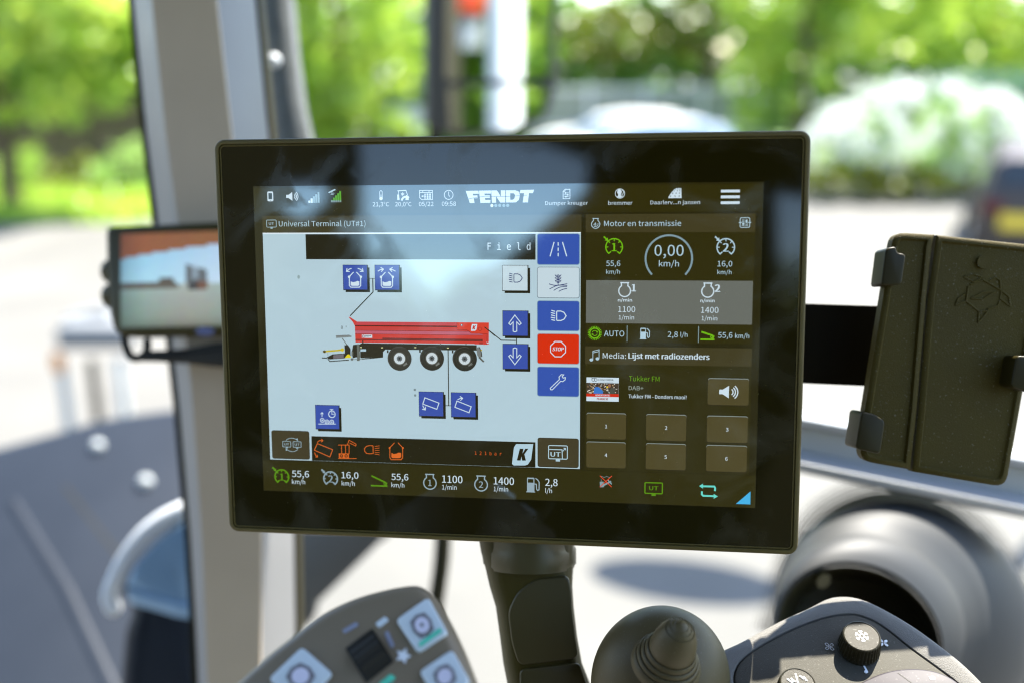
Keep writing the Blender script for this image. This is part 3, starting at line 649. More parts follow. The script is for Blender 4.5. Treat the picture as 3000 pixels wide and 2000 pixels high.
def cam_pic():
    """what the rear camera sees: orange eave, sky, a shed and a lorry, the yard; one coloured cell per couple of millimetres"""
    rn = random.Random(11); cells = []; NX, NY = 64, 44
    for iy in range(NY):
        for ix in range(NX):
            q = [((ix + a) / NX, (iy + b) / NY) for a, b in ((0, 0), (1, 0), (1, 1), (0, 1))]; u, v = (ix + .5) / NX, (iy + .5) / NY
            eave = 0.28 - 0.17 * min(1, u * 1.25) ** 0.7; hor = 0.545 + 0.012 * math.sin(u * 9)
            if v < eave: c = (150 - 14 * u + 14 * v, 90 + 6 * u, 48)
            elif v < hor:
                t_ = (v - eave) / max(.01, hor - eave); c = (150 + 42 * u + 20 * t_, 204 + 14 * t_, 226 + 6 * t_)
                if 0.245 < u < 0.345 and v > 0.475: c = (92, 82, 66)
                if v > 0.515 and u < 0.36: c = (104, 96, 78)
                if 0.425 < u < 0.57 and v > 0.34 + max(0, u - .425) * .5: c = (104, 107, 106) if not (0.47 < u < 0.50 and v < .49) else (150, 165, 172)
            elif v < 0.60 and u < 0.37: c = (98, 86, 68)
            elif v < 0.615 and 0.44 < u < 0.57: c = (118, 84, 60) if u > .5 else (70, 64, 54)
            else:
                t_ = (v - .55) / .45; c = (160 - 24 * t_ - 10 * math.cos(u * 7), 176 - 30 * t_, 166 - 36 * t_)
            e = min(u * 6, 1) ** .5 * min((1 - v) * 9, 1) ** .4; c = [max(0, k * (.72 + .28 * e) + rn.uniform(-5, 5)) for k in c]
            P = [onc(404 + x * (X2 - 404), (228 - x * 40) + y * ((942 - x * 22) - (228 - x * 40))) + cn * 0.0006 for x, y in q]
            cells.append((P if (P[1] - P[0]).cross(P[2] - P[1]).dot(cn) > 0 else P[::-1], lin(*c)))
    return cells
artmesh('monitor_screen', cam_pic(), M['lcd'], t)
for (x, y) in ((268, 505), (272, 695)):
    bm = bmesh.new(); ball(bm, onc(x + 6, y) - cn * 0.008, 0.0075, 20, (0.9, 0.8, 1.25)); finish('side_knob', bm, M['collar'], t)
bm = bmesh.new(); ball(bm, onc(1050, 972) + cn * 0.0004, 0.0072, 24, (1, 0.12, 0.5)); finish('badge', bm, mat('blue_badge', (0.12, 0.14, 0.28), 0.3), t)
bm = bmesh.new(); br = smooth_curve([onc(400, 1010), onc(415, 1090), onc(455, 1160), onc(520, 1165), onc(570, 1120), onc(578, 1040)], 6)
for k in range(len(br) - 1): rod(bm, br[k] - cn * .006, br[k + 1] - cn * .006, 0.0032, seg=12); ball(bm, br[k] - cn * .006, 0.0032, 12)
finish('hanger', bm, M['groove'], t)
bs = [onc(560, 1110), onc(700, 1108), onc(900, 1092), onc(1090, 1050), onc(1600, 1020), onc(1600, 1260), onc(1080, 1235), onc(900, 1212), onc(600, 1195), onc(430, 1192), onc(470, 1150)]
slab('bracket', [p - cn * 0.004 for p in round_poly(bs, 0.004)], cn, 0.012, M['groove'], t, bev=0.003)

# ------------------------------------------------------------------ mount arm under the terminal
za = zm(1300, 1500, 2.6133)
t = thing('mount_arm', 'curved dark plastic arm carrying the terminal from below', 'mount', V(*za(700, 900), 0.55))
arm = [(150, 260, 985), (300, 285, 996), (420, 318, 992), (560, 350, 985), (720, 398, 995), (950, 430, 1022), (1150, 455, 1058), (1320, 488, 1125), (1500, 520, 1240)]
bm = bmesh.new(); rings = []
for y, xl, xr in arm:
    ring = []; cx = (xl + xr) / 2; hw = (xr - xl) / 2
    for k in range(40):
        a = 2 * math.pi * k / 40; ca, sa = math.cos(a), math.sin(a)
        e = 0.42; sx = math.copysign(abs(ca) ** e, ca); sy = math.copysign(abs(sa) ** e, sa)
        ring.append(V(*za(cx + hw * sx, y), 0.560 + 0.024 * sy))
    rings.append(ring)
loft(bm, rings); finish('arm_body', bm, M['arm'], t, 60)
rec = round_poly([V(*za(x, y), 0.5352) for x, y in [(490, 760), (560, 610), (700, 505), (960, 485), (978, 600), (985, 760), (1010, 960), (1035, 1120), (575, 1175), (520, 1000)]], 0.004)
slab('recess_panel', rec, -FWD, 0.003, M['collar'], t, bev=0.0012)
lowp = round_poly([V(*za(x, y), 0.5350 - (0.004 if y > 1300 else 0)) for x, y in [(580, 1195), (1040, 1140), (1090, 1290), (1180, 1520), (590, 1520)]], 0.003)
slab('lower_facet', lowp, (-FWD + UPV * 0.9), 0.003, M['collar'], t, bev=0.001)
bm = bmesh.new(); rings = []
for y, d, k in ((120, 0, 0.93), (225, 0, 0.95), (262, 0, 0.97), (275, 0, 1.0), (385, 0, 0.985), (398, 0, 0.95), (412, 0, 0.945)):
    rings.append([V(*za(650 + 362 * k * math.cos(a) + (y - 250) * 0.06, y + 62 * math.sin(a) * 1.0 - 0), 0.556 - 0.030 * math.sin(a)) for a in [2 * math.pi * j / 56 for j in range(56)]])
loft(bm, rings); finish('collar', bm, M['collar'], t, 40)

# ------------------------------------------------------------------ tablet holder, clips and bar on the right
zb_ = zm(2300, 650, 1.96); HD = 0.545; hn = -FWD
def onh(x, y, d=HD): return V(*zb_(x, y), d)
t = thing('mounting_bar', 'flat matt black bar between the terminal and the tablet holder', 'bar', onh(320, 700, 0.57))
slab('bar_body', [onh(60, 468, 0.575), onh(620, 486, 0.568), onh(620, 948, 0.568), onh(60, 923, 0.575)], hn, 0.004, M['bar'], t, bev=0.0006)
t = thing('tablet_holder', 'black split plate tablet holder with corner clips', 'holder', onh(860, 760))
lp = round_poly([onh(628, 60), onh(862, 74), onh(845, 140), onh(815, 430), onh(760, 1080), onh(722, 1420), onh(430, 1368), onh(462, 1080)], [0.006, 0, 0, 0, 0, 0, 0.007, 0])
rp = round_poly([onh(874, 76), onh(1516, 142), onh(1272, 1522), onh(735, 1432), onh(770, 1080), onh(825, 430)], [0, 0.006, 0.007, 0, 0, 0])
for nm, pp in (('left_plate', lp), ('wide_plate', rp)):
    bm = bmesh.new()
    i1 = inset(pp, 0.0012, hn); i2 = inset(pp, 0.0030, hn); i3 = inset(pp, 0.0040, hn)
    loft(bm, [[p - hn * 0.008 for p in pp], [p - hn * 0.001 for p in pp], i1, i2, [p - hn * 0.0014 for p in i3]]); finish('plate', bm, M['holder'], t, 40)
def clip(name, pts, d, m, th):
    return slab(name, round_poly([onh(x, y, d) for x, y in pts], 0.0024), hn, th, m, t, bev=0.0010)
clip('clip', [(580, 150), (640, 142), (645, 178), (697, 185), (672, 362), (552, 368)], HD - 0.010, M['clip'], 0.016)
clip('clip', [(440, 1085), (515, 1100), (578, 1142), (548, 1332), (405, 1300)], HD - 0.012, M['clip'], 0.018)
clip('clip', [(1330, 765), (1450, 772), (1418, 982), (1297, 945)], HD - 0.012, M['clip'], 0.018)
bm = bmesh.new(); rod(bm, onh(1140, 232) + hn * 0.0002, onh(1140, 232) - hn * 0.002, 0.0035, seg=24); finish('centre_boss', bm, M['holder'], t)
bm = bmesh.new()
for pl in ([(1035, 315), (1095, 303), (1140, 318), (1090, 345), (1035, 318)], [(1140, 330), (1245, 392), (1240, 335), (1215, 320), (1180, 340)], [(1250, 395), (1293, 432), (1300, 485), (1240, 440), (1250, 395)],
           [(1058, 370), (1045, 455), (985, 478), (1000, 440), (1040, 415)], [(1045, 455), (1120, 515), (1115, 578), (1150, 540), (1170, 510), (1125, 515)], [(1170, 500), (1225, 485), (1242, 450)], [(1070, 360), (1140, 335)], [(1075, 440), (1140, 405), (1215, 400), (1140, 445), (1075, 440)]):
    for a, b2 in zip(pl, pl[1:]): rod(bm, onh(*a) - hn * 0.00142, onh(*b2) - hn * 0.00142, 0.0006, seg=8)
finish('embossed_emblem', bm, M['holder'], t, 60)

# ------------------------------------------------------------------ climate console
ko = V(*zh(1085, 1300), 0.520); kn = Vector((-0.04, -math.sin(R(21)), math.cos(R(21)))).normalized()
def onk(x, y): return PL(*zh(x, y), ko, kn)
t = thing('climate_console', 'charcoal climate control console with a raised rim', 'console', ko)
outer_o = smooth_curve([onk(x, y) for x, y in [(-60, 1370), (200, 1225), (480, 1075), (700, 975), (840, 905), (950, 885), (1080, 898), (1250, 965), (1500, 1108), (1720, 1265), (1900, 1410), (2060, 1568), (2180, 1700), (2200, 1900), (1600, 2000), (600, 2000), (40, 1900), (-80, 1600)]], 6, True)
inner_o = smooth_curve([onk(x, y) for x, y in [(128, 1560), (140, 1455), (200, 1370), (350, 1265), (560, 1155), (790, 1068), (960, 1034), (1090, 1040), (1260, 1115), (1500, 1300), (1700, 1445), (1860, 1568), (1960, 1680), (1900, 1800), (1500, 1850), (700, 1850), (200, 1780)]], 6, True)
def resample(p, n):
    L = [0]
    for i in range(len(p)): L.append(L[-1] + (p[(i + 1) % len(p)] - p[i]).length)
    out = []; j = 0
    for k in range(n):
        s = L[-1] * k / n
        while L[j + 1] < s: j += 1
        out.append(p[j].lerp(p[(j + 1) % len(p)], (s - L[j]) / max(1e-9, L[j + 1] - L[j])))
    return out
def align(a, b):                                           # start b at its point nearest to a[0]
    i = min(range(len(b)), key=lambda k: (b[k] - a[0]).length); return b[i:] + b[:i]
NR = 160; oo = resample(outer_o, NR); ii = align(oo, resample(inner_o, NR))
bm = bmesh.new()
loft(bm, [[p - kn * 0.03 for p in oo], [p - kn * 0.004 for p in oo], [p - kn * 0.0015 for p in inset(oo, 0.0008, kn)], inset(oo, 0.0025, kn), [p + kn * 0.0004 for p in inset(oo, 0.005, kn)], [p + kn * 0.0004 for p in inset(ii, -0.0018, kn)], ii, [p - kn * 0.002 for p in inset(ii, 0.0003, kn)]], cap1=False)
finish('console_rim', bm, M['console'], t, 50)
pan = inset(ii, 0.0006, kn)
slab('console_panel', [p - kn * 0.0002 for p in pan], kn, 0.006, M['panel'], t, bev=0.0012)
def disc_ring(c, n, r, k=48, ph=0.0):
    e1 = n.orthogonal().normalized(); e2 = n.cross(e1); return [c + e1 * r * math.cos(2 * math.pi * j / k + ph) + e2 * r * math.sin(2 * math.pi * j / k + ph) for j in range(k)]
E1 = RIGHT - kn * RIGHT.dot(kn); E1.normalize(); E2 = kn.cross(E1)
def knob(label, c, r, hgt, ribs=36):
    bm = bmesh.new(); n = ribs * 4; rings = []
    def rg(h, rad, amp): return [c + kn * h + (E1 * math.cos(2 * math.pi * j / n) + E2 * math.sin(2 * math.pi * j / n)) * (rad + amp * (1 if j % 4 in (0, 1) else -1)) for j in range(n)]
    rings = [rg(0, r * 1.04, 0), rg(hgt * 0.10, r * 1.06, 0), rg(hgt * 0.14, r * 1.03, r * 0.025), rg(hgt * 0.82, r * 0.95, r * 0.025), rg(hgt * 0.9, r * 0.94, r * 0.012), rg(hgt * 0.97, r * 0.92, 0), rg(hgt, r * 0.87, 0), rg(hgt * 0.97, r * 0.84, 0)]
    loft(bm, rings); tk = finish('rotary_knob', bm, M['knob'], t, 35); tk['label'] = label
    return tk, c + kn * (hgt * 0.971)
def markset(name, parent, o, segs, w, m=None, lift=0.00012, hgt=0.0002):
    """raised print: polylines [(pts)] in the local E1/E2 plane in metres"""
    bm = bmesh.new()
    for si, pl in enumerate(segs):
        for k in range(len(pl) - 1):
            a, b2 = Vector((*pl[k], 0)), Vector((*pl[k + 1], 0)); d = (b2 - a).normalized(); p = Vector((-d.y, d.x, 0)) * w / 2; a = a - d * w * 0.4; b2 = b2 + d * w * 0.4
            q = [o + E1 * v.x + E2 * v.y + kn * (lift + 0.00002 * ((si + k) % 5)) for v in (a - p, b2 - p, b2 + p, a + p)]
            loft(bm, [[v - kn * hgt * 0.4 for v in q], q])
    return finish(name, bm, m or M['print'], parent, 0)
KR = 0.0102
kt, ktop = knob('ribbed black knob with a snowflake on the shaded part of the console', V(*zh(1085, 1300), 0.520), KR, 0.0105)
fl = []
for k in range(6):
    a = k * math.pi / 3 + math.pi / 6; c, s = math.cos(a), math.sin(a); f = KR * 0.31
    fl.append([(c * f * 0.38, s * f * 0.38), (c * f, s * f)])
    a2 = a + math.pi / 3; fl.append([(c * f * 0.42, s * f * 0.42), (math.cos(a2) * f * 0.42, math.sin(a2) * f * 0.42)])
    for sg in (-1, 1):
        b_ = a + sg * 0.75; fl.append([(c * f * 0.68, s * f * 0.68), (c * f * 0.68 + math.cos(b_) * f * 0.34, s * f * 0.68 + math.sin(b_) * f * 0.34)])
markset('snowflake_mark', kt, ktop, fl, KR * 0.055)
k2, k2top = knob('ribbed black knob with a heater symbol in the sun at the console edge', onk(600, 1660), KR * 0.93, 0.0105)
u_ = KR * 0.9
markset('heater_mark', k2, k2top + kn * 0.0002, [[(0, .55 * u_), (0, .38 * u_)], [(0, .3 * u_), (0, .18 * u_)], [(0, .1 * u_), (0, -.1 * u_)], [(-.5 * u_, .25 * u_), (-.3 * u_, .05 * u_)], [(.22 * u_, .42 * u_), (.35 * u_, .25 * u_)], [(.4 * u_, .35 * u_), (.5 * u_, .15 * u_)], [(-.28 * u_, .28 * u_), (-.15 * u_, .1 * u_)]], u_ * 0.07)
def fan_mark(cx, cy, s, solid):
    o = onk(cx, cy); bm = bmesh.new()
    for k in range(4):
        a = k * math.pi / 2 + 0.5
        pts = [(0.12 * s, 0), (0.5 * s, 0.34 * s), (0.95 * s, 0.32 * s), (1.0 * s, -0.05 * s), (0.72 * s, -0.22 * s), (0.3 * s, -0.12 * s)]
        q = [o + kn * (0.0003 + 0.00003 * k) + E1 * (x * math.cos(a) - y * math.sin(a)) + E2 * (x * math.sin(a) + y * math.cos(a)) for x, y in pts]
        if solid: loft(bm, [[v - kn * 0.0003 for v in q], q])
        else:
            for a2, b2 in zip(q, q[1:] + q[:1]): rod(bm, a2, b2, 0.00010, seg=6)
    finish('fan_mark', bm, M['print'], t, 0)
fan_mark(862, 1290, 0.0026, False); fan_mark(1278, 1260, 0.0026, True)
markset('dial_mark', t, onk(1135, 1455), [[(-0.0008, 0.0052), (0.0006, -0.002)]], 0.0009)
bm = bmesh.new(); q = disc_ring(onk(1142, 1482) + kn * 0.0004, kn, 0.0009, 16); loft(bm, [[v - kn * 0.0004 for v in q], q]); finish('dial_dot', bm, M['print'], t, 0)
mod = smooth_curve([onk(x, y) for x, y in [(1100, 1610), (1180, 1545), (1330, 1495), (1500, 1480), (1660, 1500), (1800, 1560), (1870, 1640), (1800, 1740), (1300, 1740)]], 6, True)
bt = slab('button_block', [p + kn * 0.003 for p in mod], kn, 0.005, mat('glossy_dark_violet_plastic', (0.025, 0.020, 0.024), 0.5, spec=0.2, dust=0.2), t, bev=0.0012)
markset('block_gap', t, onk(1440, 1555) + kn * 0.0030, [[(-0.003, 0.003), (0.003, -0.004)]], 0.0005, M['groove'])
o_ = onk(1638, 1555) + kn * 0.0031; s_ = 0.0011
markset('screen_mark', t, o_, [[(-s_, -s_ * .7), (s_, -s_ * .7), (s_, s_ * .7), (-s_, s_ * .7), (-s_, -s_ * .7)], [(-s_ * .3, -s_ * .2), (s_ * .3, -s_ * .2), (s_ * .3, s_ * .3), (-s_ * .3, s_ * .3), (-s_ * .3, -s_ * .2)]], 0.00022)

# ------------------------------------------------------------------ joystick with ribbed boot
jc = V(*za(1655, 1290), 0.512); jr = 525 / 2.6133 / FPX * 0.512
t = thing('joystick', 'dark rubber joystick boot with a ribbed pointed tip on a dome', 'joystick', jc)
bm = bmesh.new(); bmesh.ops.create_uvsphere(bm, u_segments=64, v_segments=40, radius=jr, matrix=Matrix.Translation(jc) @ Matrix.Rotation(R(10), 4, 'Y') @ Matrix.Diagonal((1.0, 0.92, 1.12, 1)))
finish('dome', bm, M['boot'], t, 80)
ja = (UPV * 0.80 - FWD * 0.60 + RIGHT * 0.16).normalized(); jb = V(*za(1712, 1130), 0.484); q = 1 / 2.6133 / FPX * 0.484
prof = [(-60, 272), (-20, 268), (0, 262), (14, 250), (10, 240), (26, 246), (44, 240), (52, 228), (46, 218), (62, 222), (84, 216), (92, 204), (86, 196), (104, 200), (128, 194), (138, 184), (130, 176), (150, 178), (230, 168), (300, 150), (360, 122), (376, 112), (372, 106), (396, 92), (402, 86), (399, 80), (420, 62), (426, 56), (424, 50), (440, 30), (446, 12), (447, 2)]
bm = bmesh.new(); loft(bm, [disc_ring(jb + ja * (h_ * q), ja, r_ * q, 56) for h_, r_ in prof]); finish('ribbed_tip', bm, M['boot'], t, 50)

# ------------------------------------------------------------------ keypad pod at the bottom
po = V(*zk(1300, 1000), 0.425); pn = Vector((-0.10, -0.62, 0.78)).normalized()
def onp(x, y): return PL(*zk(x, y), po, pn)
t = thing('keypad_pod', 'rounded grey armrest keypad with pale lit keys', 'keypad', po)
out_p = smooth_curve([onp(x, y) for x, y in [(120, 1370), (400, 1100), (600, 940), (850, 750), (1100, 625), (1350, 550), (1580, 512), (1680, 540), (1760, 610), (1830, 725), (1920, 900), (2000, 1080), (2110, 1370), (2200, 1650), (1500, 1900), (500, 1900), (60, 1600)]], 6, True)
op = resample(out_p, 160); bm = bmesh.new(); rings = [[p - pn * 0.045 for p in inset(op, 0.004, pn)], [p - pn * 0.010 for p in op]]
for k in range(7):
    a = k / 6 * math.pi / 2; rings.append([p - pn * (0.010 * (1 - math.sin(a))) for p in inset(op, 0.007 * (1 - math.cos(a)), pn)])
loft(bm, rings); finish('pod_shell', bm, M['pod'], t, 60)
def padslab(name, pts, m, lift, th, rad, bev=0.0006):
    return slab(name, [p + pn * lift for p in round_poly([onp(x, y) for x, y in pts], rad)], pn, th, m, t, bev=bev)
def sub(name, pts, m, lift, parent, rad=0.0004):
    o = slab(name, [p + pn * lift for p in round_poly([onp(x, y) for x, y in pts], rad)], pn, 0.0004, m, None); o.parent = parent; return o
def mixq(qd, a, b): 
    tl, tr, br_, bl_ = [Vector(p) for p in qd]; tp = tl.lerp(tr, a); bt_ = bl_.lerp(br_, a); v = tp.lerp(bt_, b); return (v.x, v.y)
for qd, strip_ in (([(1465, 830), (1715, 655), (1865, 930), (1635, 1085)], True), ([(1645, 1225), (1895, 1055), (2035, 1300), (1800, 1480)], False), ([(495, 1280), (750, 1035), (985, 1240), (740, 1500)], False)):
    k_ = padslab('key', qd, M['key'], 0.0016, 0.004, 0.0022)
    kx, ky = 0.5, 0.5
    dm = [mixq(qd, a, b) for a, b in ((.28, .26), (.50, .2), (.72, .26), (.78, .5), (.72, .74), (.5, .8), (.28, .74), (.22, .5))]
    sub('key_print', dm, M['keydark'], 0.0020, k_); sub('key_print', [mixq(qd, .5 + .20 * math.cos(a), .5 + .20 * math.sin(a)) for a in [j * math.pi / 5 for j in range(10)]], M['keyin'], 0.0024, k_)
    if strip_:
        sub('key_print', [mixq(qd, .5 + .05 * math.cos(a), .5 + .05 * math.sin(a)) for a in [j * math.pi / 4 for j in range(8)]], M['keydark'], 0.0028, k_)
        sub('key_light', [mixq(qd, a, b) for a, b in ((.16, .82), (.88, .80), (.88, .90), (.16, .92))], M['green'], 0.0022, k_)
wq = [(1075, 1040), (1285, 885), (1450, 1140), (1235, 1310)]
padslab('wheel_slot', wq, M['groove'], 0.0005, 0.001, 0.001, 0.0002)
bm = bmesh.new()
wc = [mixq(wq, .5, k / 20) for k in range(21)]; pa_, pb_ = onp(*mixq(wq, .06, .5)), onp(*mixq(wq, .94, .5)); wax = (pb_ - pa_).normalized(); wl = (pb_ - pa_).length * 0.47
wctr = onp(*mixq(wq, .5, .5)) - pn * 0.0045; w2 = pn.cross(wax); NW = 52
rg = []
for sgn in (-1, 1): rg.append([wctr + wax * wl * sgn + (pn * math.cos(2 * math.pi * j / NW) + w2 * math.sin(2 * math.pi * j / NW)) * (0.0082 + (0.0004 if j % 4 < 2 else -0.0002)) for j in range(NW)])
loft(bm, rg); finish('thumb_wheel', bm, M['groove'], t, 20)
for pts, m in (([(1050, 900), (1160, 835), (1180, 865), (1070, 930)], 'lilac'), ([(1305, 850), (1380, 795), (1412, 825), (1335, 885)], 'key'), ([(1375, 920), (1405, 905), (1455, 1020), (1425, 1040)], 'lilac'), ([(1330, 1310), (1425, 1235), (1465, 1265), (1370, 1350)], 'green')):
    padslab('indicator', pts, M[m], 0.0004, 0.001, 0.0008, 0.0002)
st = [(1520 + (62 if k % 2 == 0 else 30) * math.cos(k * math.pi / 5 - 1.2), 1098 + (62 if k % 2 == 0 else 30) * math.sin(k * math.pi / 5 - 1.2)) for k in range(10)]
slab('star_mark', [onp(x, y) + pn * 0.0005 for x, y in st], pn, 0.001, M['print'], t)

# ------------------------------------------------------------------ the terminal and everything its display shows
T = thing('touchscreen_terminal', 'large black touchscreen terminal showing a red dump trailer', 'terminal')
T.matrix_basis = TM
def tpart(name, bm, m, parent=None, smooth=40, recalc=True):
    o = finish(name, bm, m, None, smooth, recalc); o.parent = parent or T; return o
def rr_ring(x0, y0, x1, y1, r, z, seg=8):
    out = []
    for cx, cy, a0 in ((x1 - r, y0 + r, -90), (x1 - r, y1 - r, 0), (x0 + r, y1 - r, 90), (x0 + r, y0 + r, 180)):
        for k in range(seg + 1):
            a = R(a0 + 90 * k / seg); out.append(UL(cx + r * math.cos(a), cy + r * math.sin(a), z))
    return out
OX0, OY0, OX1, OY1, OR_ = -101.5, -119.5, 1386.5, 916.5, 27
def hring(i, z): return rr_ring(OX0 + i, OY0 + i, OX1 - i, OY1 - i, max(4, OR_ - i), z)
bm = bmesh.new()
loft(bm, [hring(60, -190), hring(24, -180), hring(3, -120), hring(0, -60), hring(0, -5), hring(0.6, -1.5), hring(2.2, 1.2), hring(4.5, 2.8), hring(7, 3.2), hring(11.4, 3.2), hring(12.2, 2.4), hring(12.6, -4), hring(14.6, -4), hring(15.0, 0.2), hring(16.6, 1.4), hring(18.0, 0.8), hring(18.6, -3)])
tpart('housing', bm, M['housing'], smooth=30)
bm = bmesh.new(); bm.faces.new([bm.verts.new(p) for p in hring(17.5, -0.6)]); tpart('screen_border', bm, M['border'], smooth=0)
bm = bmesh.new(); c = UL(1278.5, 512, -0.4)
bmesh.ops.create_circle(bm, cap_ends=True, segments=20, radius=3.0 * PX, matrix=Matrix.Translation(c)); tpart('light_sensor', bm, M['collar'], smooth=0)

LZ = 0.30
class Art:
    def __init__(s, name): s.name = name; s.f = []; s.n = 0
    def face(s, pts, c, l): s.f.append((pts, c, l * LZ + (s.n % 8) * 0.03)); 
    def poly(s, pts, c, l=2): s.n += 1; s.face(pts, c, l)
    def rect(s, x0, y0, x1, y1, c, l=1): s.poly([(x0, y0), (x1, y0), (x1, y1), (x0, y1)], c, l)
    def rrect(s, x0, y0, x1, y1, r, c, l=1):
        pts = []
        for cx, cy, a0 in ((x1 - r, y0 + r, -90), (x1 - r, y1 - r, 0), (x0 + r, y1 - r, 90), (x0 + r, y0 + r, 180)):
            for k in range(7): a = R(a0 + 15 * k); pts.append((cx + r * math.cos(a), cy + r * math.sin(a)))
        s.poly(pts, c, l)
    def circ(s, cx, cy, r, c, l=2, n=32, ry=None):
        s.poly([(cx + r * math.cos(2 * math.pi * k / n), cy + (ry or r) * math.sin(2 * math.pi * k / n)) for k in range(n)], c, l)
    def line(s, pts, w, c, l=2, closed=False):
        s.n += 1; P = [Vector(p) for p in pts]; n = len(P); L = []; Q = []
        for i in range(n):
            a = P[i] - P[i - 1] if (i > 0 or closed) else None; b = P[(i + 1) % n] - P[i] if (i < n - 1 or closed) else None
            a = a.normalized() if a is not None else b.normalized(); b = b.normalized() if b is not None else a
            n1, n2 = Vector((-a.y, a.x)), Vector((-b.y, b.x)); h = n1 + n2; h = h.normalized() if h.length > 1e-4 else n1
            k = w / 2 / max(0.4, h.dot(n1)); p = P[i]
            if not closed and i == 0: p = p - b * w * 0.3
            if not closed and i == n - 1: p = p + a * w * 0.3
            L.append(p + h * k); Q.append(p - h * k)
        for i in range(n if closed else n - 1):
            j = (i + 1) % n; s.face([tuple(L[i]), tuple(L[j]), tuple(Q[j]), tuple(Q[i])], c, l)
    def arc(s, cx, cy, r, w, c, l=2, a0=0, a1=360, n=40, ry=None):
        full = abs(a1 - a0) >= 360; k_ = n if full else n
        pts = [(cx + r * math.cos(R(a0 + (a1 - a0) * k / n)), cy + (ry or r) * math.sin(R(a0 + (a1 - a0) * k / n))) for k in range(n if full else n + 1)]
        s.line(pts, w, c, l, closed=full)
    def rline(s, x0, y0, x1, y1, r, w, c, l=2):
        pts = []
        for cx, cy, a0 in ((x1 - r, y0 + r, -90), (x1 - r, y1 - r, 0), (x0 + r, y1 - r, 90), (x0 + r, y0 + r, 180)):
            for k in range(5): a = R(a0 + 22.5 * k); pts.append((cx + r * math.cos(a), cy + r * math.sin(a)))
        s.line(pts, w, c, l, closed=True)
    def arrow(s, pts, w, c, hd, l=2):
        """a line with an open arrow head at its end"""
        s.line(pts, w, c, l); e = Vector(pts[-1]); d = (e - Vector(pts[-2])).normalized()
        for sg in (-1, 1):
            q = d.copy(); q.rotate(Matrix.Rotation(R(sg * 140), 2)); s.line([tuple(e), tuple(e + q * hd)], w, c, l)
    def text(s, body, x0, base, cap, c, l=3, x1=None, bold=0.0, font=0, anchor='l', slant=0.0):
        s.n += 1; TEXT.append((s, body, x0, base, cap, c, l * LZ + (s.n % 8) * 0.03, x1, bold, font, anchor, slant))
    def build(s, parent, label=None, zoff=0.0):
        bm = bmesh.new(); lay = bm.loops.layers.float_color.new('Col')
        for pts, c, z in s.f:
            try: fc = bm.faces.new([bm.verts.new(UL(x, y, z + zoff)) for x, y in pts])
            except ValueError: continue
            fc.normal_update()
            if fc.normal.z < 0: fc.normal_flip()
            for lp in fc.loops: lp[lay] = (*c, 1)
        o = tpart(s.name, bm, M['display'], parent, 0, False)
        if label: o['label'] = label
        return o
TEXT = []; ARTS = []
def art(name, label=None):
    a = Art(name); ARTS.append((a, label)); return a
WH = lin(206, 222, 230); PALE = lin(178, 205, 216); OLV = lin(44, 38, 0); HEADC = lin(63, 56, 28); GAP = lin(36, 30, 0); GREEN = lin(112, 182, 12); GREY = lin(150, 175, 184)
DKG = lin(88, 140, 6); BLUE = lin(52, 82, 168); BLK = lin(32, 26, 4); ORG = lin(222, 104, 34); NAVY = lin(48, 58, 108); MUTE = lin(132, 155, 158); BTN = lin(76, 67, 34)

base = art('backlit_panel'); base.rect(0, 0, 1280, 800, GAP, 0)
# --- status bar
a = art('status_bar', 'status bar with icons, temperatures, date, time and the maker name'); a.rect(0.8, 5, 1279, 70, OLV, 1)
a.rrect(37.7, 13.6, 53.4, 38.4, 3, WH, 2); a.rrect(40.7, 17.6, 50.4, 33.2, 1, lin(45, 55, 55), 3); a.circ(45.6, 36, 1, lin(45, 55, 55), 3, 10)
def speaker(a, x, y, k, c, l=2):
    a.poly([(x, y - 4 * k), (x + 6 * k, y - 4 * k), (x + 16.5 * k, y - 11 * k), (x + 16.5 * k, y + 11 * k), (x + 6 * k, y + 4 * k), (x, y + 4 * k)], c, l)
    for r in (6, 10, 14): a.arc(x + 17.5 * k, y, r * k, 1.9 * k, c, l, -48, 48, 14)
speaker(a, 88, 26.5, 1.0, WH)
for i, hgt in enumerate((5.6, 11, 16.2, 21.4, 26.6)):
    a.rect(146.8 + i * 6.2, 43 - hgt, 152.0 + i * 6.2, 43, WH if i < 2 else MUTE, 2)
    a.rect(206.9 + i * 5.55, 42 - hgt * 1.06, 211.5 + i * 5.55, 37.3, lin(92, 170, 44), 2); a.rect(206.9 + i * 5.55, 37.3, 211.5 + i * 5.55, 42, MUTE, 2)
a.line([(201.8, 17.5), (207, 15)], 3.4, PALE); a.line([(210, 13.5), (218, 10.2)], 3.4, PALE); a.circ(209, 15, 2.4, PALE, 3, 12)
for r in (4, 7): a.arc(210, 15.5, r, 1.2, PALE, 2, 40, 120, 8)
def thermo(a, x, y0, y1, c): a.rline(x - 3.2, y0, x + 3.2, y1 - 5, 3.1, 1.4, c); a.circ(x, y1 - 4.6, 4.4, c, 3, 20); a.line([(x, y0 + 10), (x, y1 - 7)], 1.6, c)
thermo(a, 338, 14, 38, WH)
a.text('21,3°C', 315.9, 52.8, 10.3, WH, x1=358.3); a.text('20,0°C', 374.3, 53.0, 10.3, WH, x1=416.4); a.text('05/22', 435.7, 52.8, 10.3, WH, x1=473.2); a.text('09:58', 494.4, 52.6, 10.3, WH, x1=530.5)
a.line([(381.5, 14.5), (403, 13.6)], 2, WH); a.line([(384, 15), (381.5, 32)], 1.4, WH); a.poly([(380.2, 24), (384.5, 24), (386, 37), (380.2, 37.5)], WH); a.line([(402.5, 14), (406.8, 25)], 1.5, WH)
a.arc(402, 40, 10.5, 4.6, WH, 2, -165, -50, 14); a.poly([(403, 25), (409.4, 28), (409.4, 37.5), (401, 37.5)], WH, 2)
